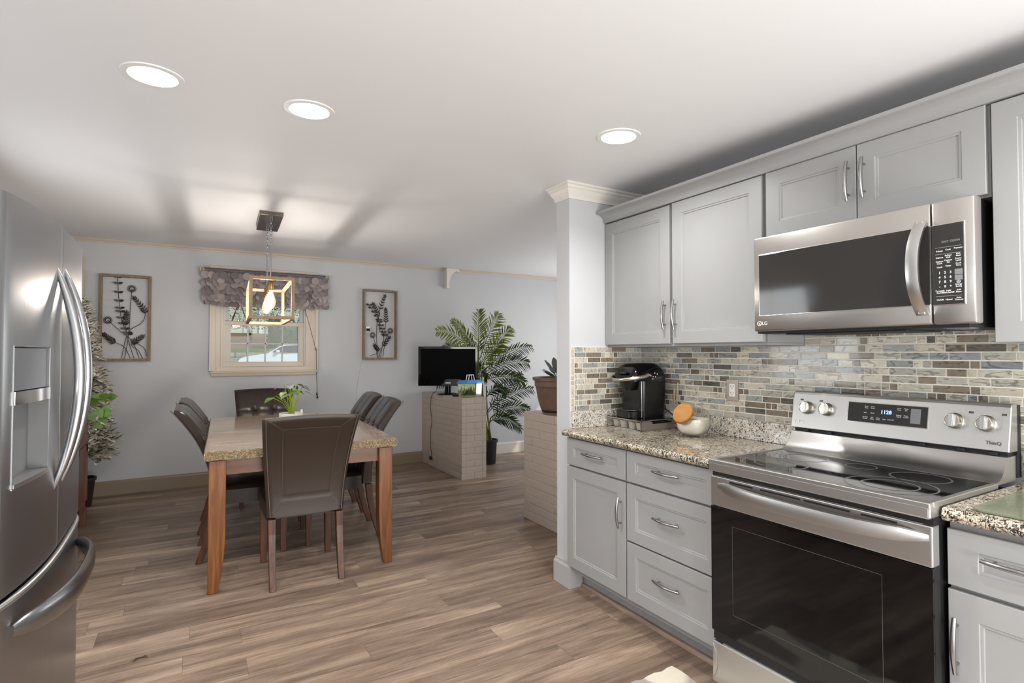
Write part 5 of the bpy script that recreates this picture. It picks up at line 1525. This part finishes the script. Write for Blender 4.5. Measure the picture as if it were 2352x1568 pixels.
for k in range(5): b.box(TX0 + .02 + k * .055, TX0 + .023 + k * .055, TY0 + .006, TY1 - .01, ZC_ + .040, ZC_ + .043)
for k in range(5): b.box(TX0 + .01, TX1 - .01, TY0 + .012 + k * .062, TY0 + .015 + k * .062, ZC_ + .040, ZC_ + .043)
b.to('wire_rack', 'black_matte', t)
proto = None
PODS = [(x, y) for x in (2.172, 2.232) for y in (2.285, 2.345, 2.415, 2.475)]
PL = ['white coffee pod behind the smoked pane of the drawer, nearest the camera corner', 'white coffee pod behind the smoked pane, second from the camera corner',
      'white coffee pod behind the smoked pane, third from the camera corner', 'white coffee pod behind the smoked pane, nearest the end wall']
for i, (x, y) in enumerate(PODS):
    if proto is None:
        b = B(); b.lathe([(0, 0), (.017, 0), (.018, .002), (.0225, .036), (.0255, .037), (.0255, .039), (0, .039)], (0, 0, 0), 24); proto = b.to('coffee_pod', 'pod_white', smooth=True); o = proto
    else: o = proto.copy(); COL.objects.link(o)
    o.location = (x, y, ZC_ + .0065)
    tag(o, PL[i] if i < 4 else 'white coffee pod in the second row of the drawer, behind the front pods', 'coffee pod', 'coffee pods in the drawer')

# the maker looks towards -X
t = thing('coffee_maker', 'black single-cup coffee maker with silver lever in the corner', 'coffee maker', (2.28, 2.38, ZC_ + TH + .003))
KZ = ZC_ + TH + .003; KH = .305; cy = 2.40
def rsec(x0, x1, y0, y1, r, n=6):
    out = []
    for (ax, ay, a0) in ((x1 - r, y1 - r, 0), (x0 + r, y1 - r, 90), (x0 + r, y0 + r, 180), (x1 - r, y0 + r, 270)):
        for k in range(n + 1):
            a = R(a0 + 90 * k / n); out.append((ax + r * cos(a), ay + r * sin(a)))
    return out
def loft(b, secs):
    rs = [[b.bm.verts.new((x, y, z)) for x, y in s] for s, z in secs]
    for a, c in zip(rs[:-1], rs[1:]):
        n = len(a)
        for k in range(n): b.bm.faces.new([a[k], a[(k + 1) % n], c[(k + 1) % n], c[k]])
    b.bm.faces.new(rs[0]); b.bm.faces.new(rs[-1])
# rear body
b = B(); loft(b, [(rsec(2.215, 2.40, cy - .092, cy + .092, .03), KZ), (rsec(2.212, 2.405, cy - .096, cy + .096, .03), KZ + .10), (rsec(2.208, 2.41, cy - .098, cy + .098, .03), KZ + .215)])
b.to('maker_body', 'black_plastic', t, smooth=True)
# domed top, overhanging in front
b = B(); secs = []
for q in [i / 12 for i in range(13)]:
    z = KZ + .212 + .105 * sin(q * pi / 2) * 1.0
    k = cos(q * pi / 2) ** .42 if q < 1 else .02
    xc = 2.275 + .015 * q
    hx = .118 * (.18 + .82 * k); hy = .100 * (.10 + .90 * k)
    secs.append((rsec(xc - hx - .012 * (1 - q), xc + hx + .014 * (1 - q), cy - hy, cy + hy, min(.032 + .02 * q, hx * .7, hy * .7)), z))
loft(b, secs); b.to('maker_lid', 'black_gloss', t, smooth=True)
b = B(); loft(b, [(rsec(2.165, 2.255, cy - .036, cy + .036, .034), KZ + .158), (rsec(2.150, 2.262, cy - .052, cy + .052, .05), KZ + .18), (rsec(2.142, 2.27, cy - .060, cy + .060, .055), KZ + .216)]); b.to('brew_head', 'black_plastic', t, smooth=True)
# base with drip tray
b = B(); loft(b, [(rsec(2.150, 2.30, cy - .085, cy + .085, .05), KZ), (rsec(2.146, 2.30, cy - .088, cy + .088, .05), KZ + .038), (rsec(2.150, 2.30, cy - .084, cy + .084, .05), KZ + .042)]); dt = b.to('drip_tray', 'black_plastic', t, smooth=True)
b = B(); loft(b, [(rsec(2.160, 2.262, cy - .06, cy + .06, .045), KZ + .0425), (rsec(2.160, 2.262, cy - .06, cy + .06, .045), KZ + .044)]); b.to('drip_plate', 'nickel', dt)
# silver seam down the flank and the lever
b = B(); b.tube([(2.2085, cy - .0905, KZ + .004), (2.2055, cy - .0935, KZ + .12), (2.2025, cy - .0945, KZ + .212)], .0035, 8); b.to('side_trim', 'nickel', t, smooth=True)
b = B(); n = 17; pts = []
for i in range(n):
    a = -pi / 2 + pi * i / (n - 1)
    pts.append((2.215 - .108 * cos(a) ** .8 if cos(a) > 1e-4 else 2.215, cy + .108 * sin(a), KZ + .240 - .020 * cos(a)))
pts = [(2.245, cy - .110, KZ + .250)] + pts + [(2.245, cy + .110, KZ + .250)]
b.tube(pts, [.012] + [.0115 - .003 * abs(sin(pi * i / (n - 1))) for i in range(n)] + [.012], 10, flat=(.5, 1.0)); b.to('lever', 'steel_soft', t, smooth=True)
b = B(); b.lathe([(0, 0), (.006, 0), (.006, .003), (0, .003)], (2.245, cy - .1165, KZ + .250), 14, Matrix.Rotation(pi / 2, 4, 'X')); b.to('lever_pin', 'chrome', t, smooth=True)
b = B(); b.add(text_mesh('KEURIG', .012, facing_negx(2.140, cy, KZ + .262, R(20)), .0004, bold=.0003)); b.to('brand_lettering', 'lettering', t)
b = B(); b.box(2.1385, 2.146, cy - .034, cy + .034, KZ + .252, KZ + .272, .002); b.to('name_badge', 'black_gloss', t)
b = B()
for k, (x, z) in enumerate(((2.27, .243), (2.288, .238), (2.306, .236), (2.30, .258), (2.32, .252), (2.285, .225))):
    b.lathe([(0, 0), (.0035, 0), (.0035, .0015), (0, .002)], (x, cy - .102, KZ + z), 10, Matrix.Rotation(pi / 2, 4, 'X'))
b.to('button_lights', 'lettering', t, smooth=True)
b = B(); b.tube([(2.405, cy - .05, KZ + .06), (2.424, cy - .11, KZ + .02), (2.421, 2.22, ZC_ + .03), (2.41, 2.17, ZC_ + .012), (2.40, 2.20, ZC_ + .006), (2.40, 2.235, ZC_ + .006)], .0035, 6); b.to('maker_cord', 'black_matte', t, smooth=True)
# chrome pod carousel pieces standing between the maker and the wall
t = thing('wire_holder', 'thin gold and black wire holder standing behind the coffee maker', 'holder', (2.42, 2.24, ZC_))
b = B(); b.tube([(2.419, 2.236, ZC_ + .005), (2.419, 2.236, ZC_ + .16), (2.419, 2.236, ZC_ + .265)], .005, 8); b.tube([(2.418, 2.262, ZC_ + .12), (2.418, 2.262, ZC_ + .235)], .006, 8); b.to('gold_bars', 'rod_gold', t, smooth=True)
b = B(); b.tube([(2.419, 2.236, ZC_ + .155), (2.42, 2.21, ZC_ + .14), (2.418, 2.19, ZC_ + .07), (2.405, 2.182, ZC_ + .006)], .004, 8); b.tube([(2.419, 2.24, ZC_ + .10), (2.42, 2.215, ZC_ + .06), (2.415, 2.19, ZC_ + .03), (2.405, 2.182, ZC_ + .006)], .004, 8); b.to('black_bars', 'black_matte', t, smooth=True)

# tilted glass jar with wooden lid
t = thing('glass_jar', 'tilted glass jar of white powder with a round wooden lid', 'jar', (2.27, 2.02, ZC_))
def sup(b, rx, ry, rz, e, c, mt, z0=-1, z1=1, nu=40, nv=20):
    rs = []
    def sg(v, p): return math.copysign(abs(v) ** p, v)
    for j in range(nv + 1):
        v = z0 + (z1 - z0) * j / nv; ph = math.asin(max(-1, min(1, v)))
        rs.append([b.bm.verts.new(mt @ (Vector((rx * sg(cos(2 * pi * k / nu), e) * cos(ph) ** .55 if abs(v) < .999 else 0.001 * cos(2 * pi * k / nu), ry * sg(sin(2 * pi * k / nu), e) * cos(ph) ** .55 if abs(v) < .999 else .001 * sin(2 * pi * k / nu), rz * sg(v, 1.0)))) + Vector(c)) for k in range(nu)])
    for a, c_ in zip(rs[:-1], rs[1:]):
        for k in range(nu): b.bm.faces.new([a[k], a[(k + 1) % nu], c_[(k + 1) % nu], c_[k]])
    b.bm.faces.new(rs[0]); b.bm.faces.new(rs[-1])
JC = (2.285, 2.005, ZC_ + .076)
jr = Matrix.Rotation(R(22), 3, 'Z')
b = B(); sup(b, .088, .080, .074, .62, JC, jr, -.985, .99); b.to('jar_body', 'jar_glass', t, smooth=True)
b = B(); sup(b, .083, .075, .069, .62, JC, jr, -.98, .22); b.to('jar_powder', 'powder', t, smooth=True)
# the mouth leans out towards the room
nd = Vector((-.70, -.02, .42)).normalized(); ax = nd.to_track_quat('Z', 'Y').to_matrix().to_4x4()
nb = Vector(JC) + nd * .048
b = B(); b.lathe([(.060, -.004), (.058, .012), (.055, .034), (.052, .034), (.055, .012), (.056, -.004)], nb, 40, ax); b.to('jar_neck', 'jar_glass', t, smooth=True)
b = B(); b.lathe([(0, .034), (.056, .034), (.0585, .037), (.0585, .050), (.056, .053), (0, .053)], nb, 48, ax); b.to('jar_lid', 'bamboo', t, smooth=True)

# glass cutting board on the right worktop
b = B(); pr = rsec(1.86, 2.20, .28, .668, .03); b.prism(pr, ZC_ + .0025, ZC_ + .0085, 'z')
t = thing('cutting_board', 'green tinted glass cutting board on the worktop right of the range', 'cutting board', (2.03, .47, ZC_))
b.to('board', 'green_glass', t, bevel=.001)
b = B()
for x in (1.89, 2.17):
    for y in (.31, .64): b.lathe([(0, 0), (.008, 0), (.008, .0024), (0, .0024)], (x, y, ZC_), 12)
b.to('rubber_foot', 'white_plastic', t)

# kitchen mat
t = thing('kitchen_mat', 'cream and grey patterned mat on the floor before the range', 'mat', (1.4, .7, 0))
random.seed(6)
b = B()
def rug_pt(u, v, z):
    x = 1.10 + .685 * u; y = .10 + 1.588 * v
    x += .004 * sin(v * 60) * (1 if u > .5 else -1) * (abs(u - .5) > .49); y += .004 * sin(u * 40) * (abs(v - .5) > .49)
    return Vector((x, y, z))
b.grid(lambda u, v: rug_pt(u, v, .011 + .0012 * sin(u * 170) * sin(v * 300)), 40, 80)
b.to('mat_pile', 'rug_pile', t, smooth=True)
b = B(); b.box(1.104, 1.782, .104, 1.684, .001, .0095); b.to('mat_backing', 'rug_edge', t)
# small scrap on the floor
b = B(); random.seed(14)
for (a0, b0_, a1, b1_) in ((-.03, -.012, .0, .014), (-.022, -.018, -.006, .012), (0, .012, .03, -.004), (.006, .010, .028, .012), (-.012, .004, .014, .004)):
    b.tube([(-.19 + a0, 2.928 + b0_, .002), (-.19 + (a0 + a1) / 2, 2.928 + (b0_ + b1_) / 2 + .004, .005), (-.19 + a1, 2.928 + b1_, .002)], [.001, .0028, .001], 6, flat=(1, .5))
tag(b.to('floor_scrap', 'twig'), 'small dark brown scrap lying on the floor before the refrigerator', 'debris')

# ------------------------------------------------------------------ outdoors, seen through the window
b = B(); b.box(-30, 40, 6.7, 60, -.2, .2); struct(b, 'ground_road', 'asphalt')
t = thing('grass_bank', 'grassy bank beyond the road outside the window', 'bank', (3, 34, .2))
b = B(); b.prism([(31.41, .201), (31.5, 1.35), (36, 2.0), (39, 2.6), (40.8, 2.7), (40.8, .201)], -16, 24, 'x'); b.to('bank_soil', 'mulch', t)
b = B(); b.prism([(30.6, .15), (30.7, 1.55), (31.3, 1.6), (31.4, .15)], -16, 24, 'x'); b.to('grass_strip', 'lawn', t)
t = thing('stone_retaining_wall', 'low stone retaining wall behind the parked car', 'retaining wall', (3, 30.3, .2))
random.seed(17); b = B()
for r in range(5):
    x = -10 + random.uniform(0, .4)
    while x < 16:
        L = random.uniform(.35, .85); b.box(x, x + L - .03, 29.9 + random.uniform(-.06, .06), 30.59, .2 + r * .24, .2 + r * .24 + .22, .04); x += L
b.to('stones', 'stone', t)
t = thing('hedge', 'dark green hedge on the bank at the right of the window view', 'hedge', (5.6, 32.7, 1.6))
random.seed(19); b = B()
for k in range(2600):
    x = random.uniform(3.5, 9.5); y = random.uniform(31.9, 33.5); top = 3.05 + .25 * sin(x * 2.2)
    z = random.uniform(1.6, top); a = random.uniform(0, 6.28); s = .13
    b.face([(x + random.uniform(-s, s), y + random.uniform(-s, s), z + random.uniform(-s, s)) for _ in range(3)])
b.box(3.6, 9.4, 32.1, 33.4, 1.5, 2.8, .1); b.to('hedge_foliage', 'hedge', t)
t = thing('garden_shrub', 'shrub with green and orange leaves before the house across the road', 'shrub', (3.0, 34.5, 2.0))
random.seed(23); bs = [B(), B(), B()]
for k in range(5200):
    x = random.uniform(.6, 7.0); z = random.uniform(2.75, 4.9); y = random.uniform(34.2, 35.8)
    if random.random() > .25 + .75 * abs(sin(x * 1.9) * cos(z * 1.6 + x)): continue
    s = .085; i = 0 if (x < 2.4 and random.random() < .55) else (1 if random.random() < .55 else 2)
    bs[i].face([(x + random.uniform(-s, s), y + random.uniform(-s, s), z + random.uniform(-s, s)) for _ in range(3)])
for bb, mm in zip(bs, ('leaf_orange', 'leaf_olive', 'hedge')): bb.to({'leaf_orange': 'orange_leaves', 'leaf_olive': 'olive_leaves', 'hedge': 'dark_leaves'}[mm], mm, t)
b = B()
for (x, dx) in ((1.6, .3), (2.9, -.3), (4.0, .4), (5.4, -.2)): b.tube([(x, 35, 2.1), (x + dx, 35, 3.3), (x + dx * 2.4, 35, 4.6)], [.06, .04, .015], 6)
b.to('shrub_branches', 'twig', t)
t = thing('house', 'pale house with horizontal siding across the road', 'house', (4, 43, 2.5))
b = B(); b.box(-12, 22, 41, 47, .2, 7.5); b.to('siding_wall', 'siding', t)
b = B(); b.prism([(40.4, 7.5), (47.6, 7.5), (44, 10)], -12.6, 22.6, 'x'); b.to('house_roof', 'asphalt', t)
b = B()
for x in (-2, 9): b.box(x, x + 1.2, 40.94, 41.02, 4.2, 5.8)
b.to('house_windows', 'car_glass', t)
b = B(); b.box(3.84, 4.02, 40.85, 41, 2.3, 7.5); b.to('downspout', 'white_plastic', t)

# parked white car
t = thing('car', 'white car parked across the road outside the window', 'car', (4.1, 28, .2))
b = B(); ylo, yhi = 27.1, 28.9
prof = [(1.72, .78), (1.70, .95), (1.78, 1.10), (2.10, 1.22), (2.95, 1.36), (3.35, 1.62), (3.62, 1.76), (4.2, 1.80), (5.2, 1.78), (5.9, 1.70), (6.15, 1.40), (6.35, 1.25), (6.38, .80), (6.2, .52), (5.85, .50)]
prof += [(5.45 + .36 * cos(a), .52 + .36 * sin(a)) for a in [i * pi / 8 for i in range(9)]]
prof += [(2.62 + .36 * cos(a), .52 + .36 * sin(a)) for a in [i * pi / 8 for i in range(9)]] + [(1.9, .5)]
def tuck(x, z): return .16 * max(0, (z - 1.25) / .55) + .10 * max(0, (2.2 - x) / .5)
b.prism(prof, lambda u, v: ylo + tuck(u, v), lambda u, v: yhi - tuck(u, v), 'y'); b.to('car_body', 'car_paint', t, smooth=True)
b = B()
for (pts) in ([(3.10, 1.40), (3.42, 1.62), (3.68, 1.71), (4.30, 1.74), (4.30, 1.38)], [(4.38, 1.38), (4.38, 1.74), (5.15, 1.73), (5.15, 1.38)], [(5.22, 1.38), (5.22, 1.72), (5.80, 1.65), (5.98, 1.42)]):
    for sgn in (-1, 1):
        def yy(u, v, e): return (ylo + tuck(u, v) - e) if sgn < 0 else (yhi - tuck(u, v) + e)
        b.prism(pts, lambda u, v: yy(u, v, .012), lambda u, v: yy(u, v, -.05), 'y')
b.face([(2.98, ylo + .12, 1.372), (2.98, yhi - .12, 1.372), (3.36, yhi - .22, 1.635), (3.36, ylo + .22, 1.635)])
b.to('car_windows', 'car_glass', t)
for x in (2.62, 5.45):
    for y0_, y1_ in ((ylo + .02, ylo + .24), (yhi - .24, yhi - .02)):
        b = B(); b.lathe([(0, y0_), (.30, y0_), (.33, y0_ + .03), (.33, y1_ - .03), (.30, y1_), (0, y1_)], (x, 0, .53), 28, Matrix.Rotation(-pi / 2, 4, 'X')); wh = b.to('wheel', 'tyre', t, smooth=True)
        b = B(); b.lathe([(0, y0_ - .01), (.17, y0_ - .01), (.2, y0_ + .01), (.2, y0_ + .03), (0, y0_ + .03)], (x, 0, .53), 24, Matrix.Rotation(-pi / 2, 4, 'X')); b.to('wheel_rim', 'nickel', wh, smooth=True)
b = B(); b.box(1.74, 1.95, ylo + .10, ylo + .32, .98, 1.10, .03); b.box(1.74, 1.95, yhi - .32, yhi - .10, .98, 1.10, .03); b.to('headlights', 'jar_glass', t)
b = B(); b.box(3.25, 3.42, ylo - .10, ylo + .06, 1.38, 1.5, .03); b.to('side_mirror', 'car_paint', t)
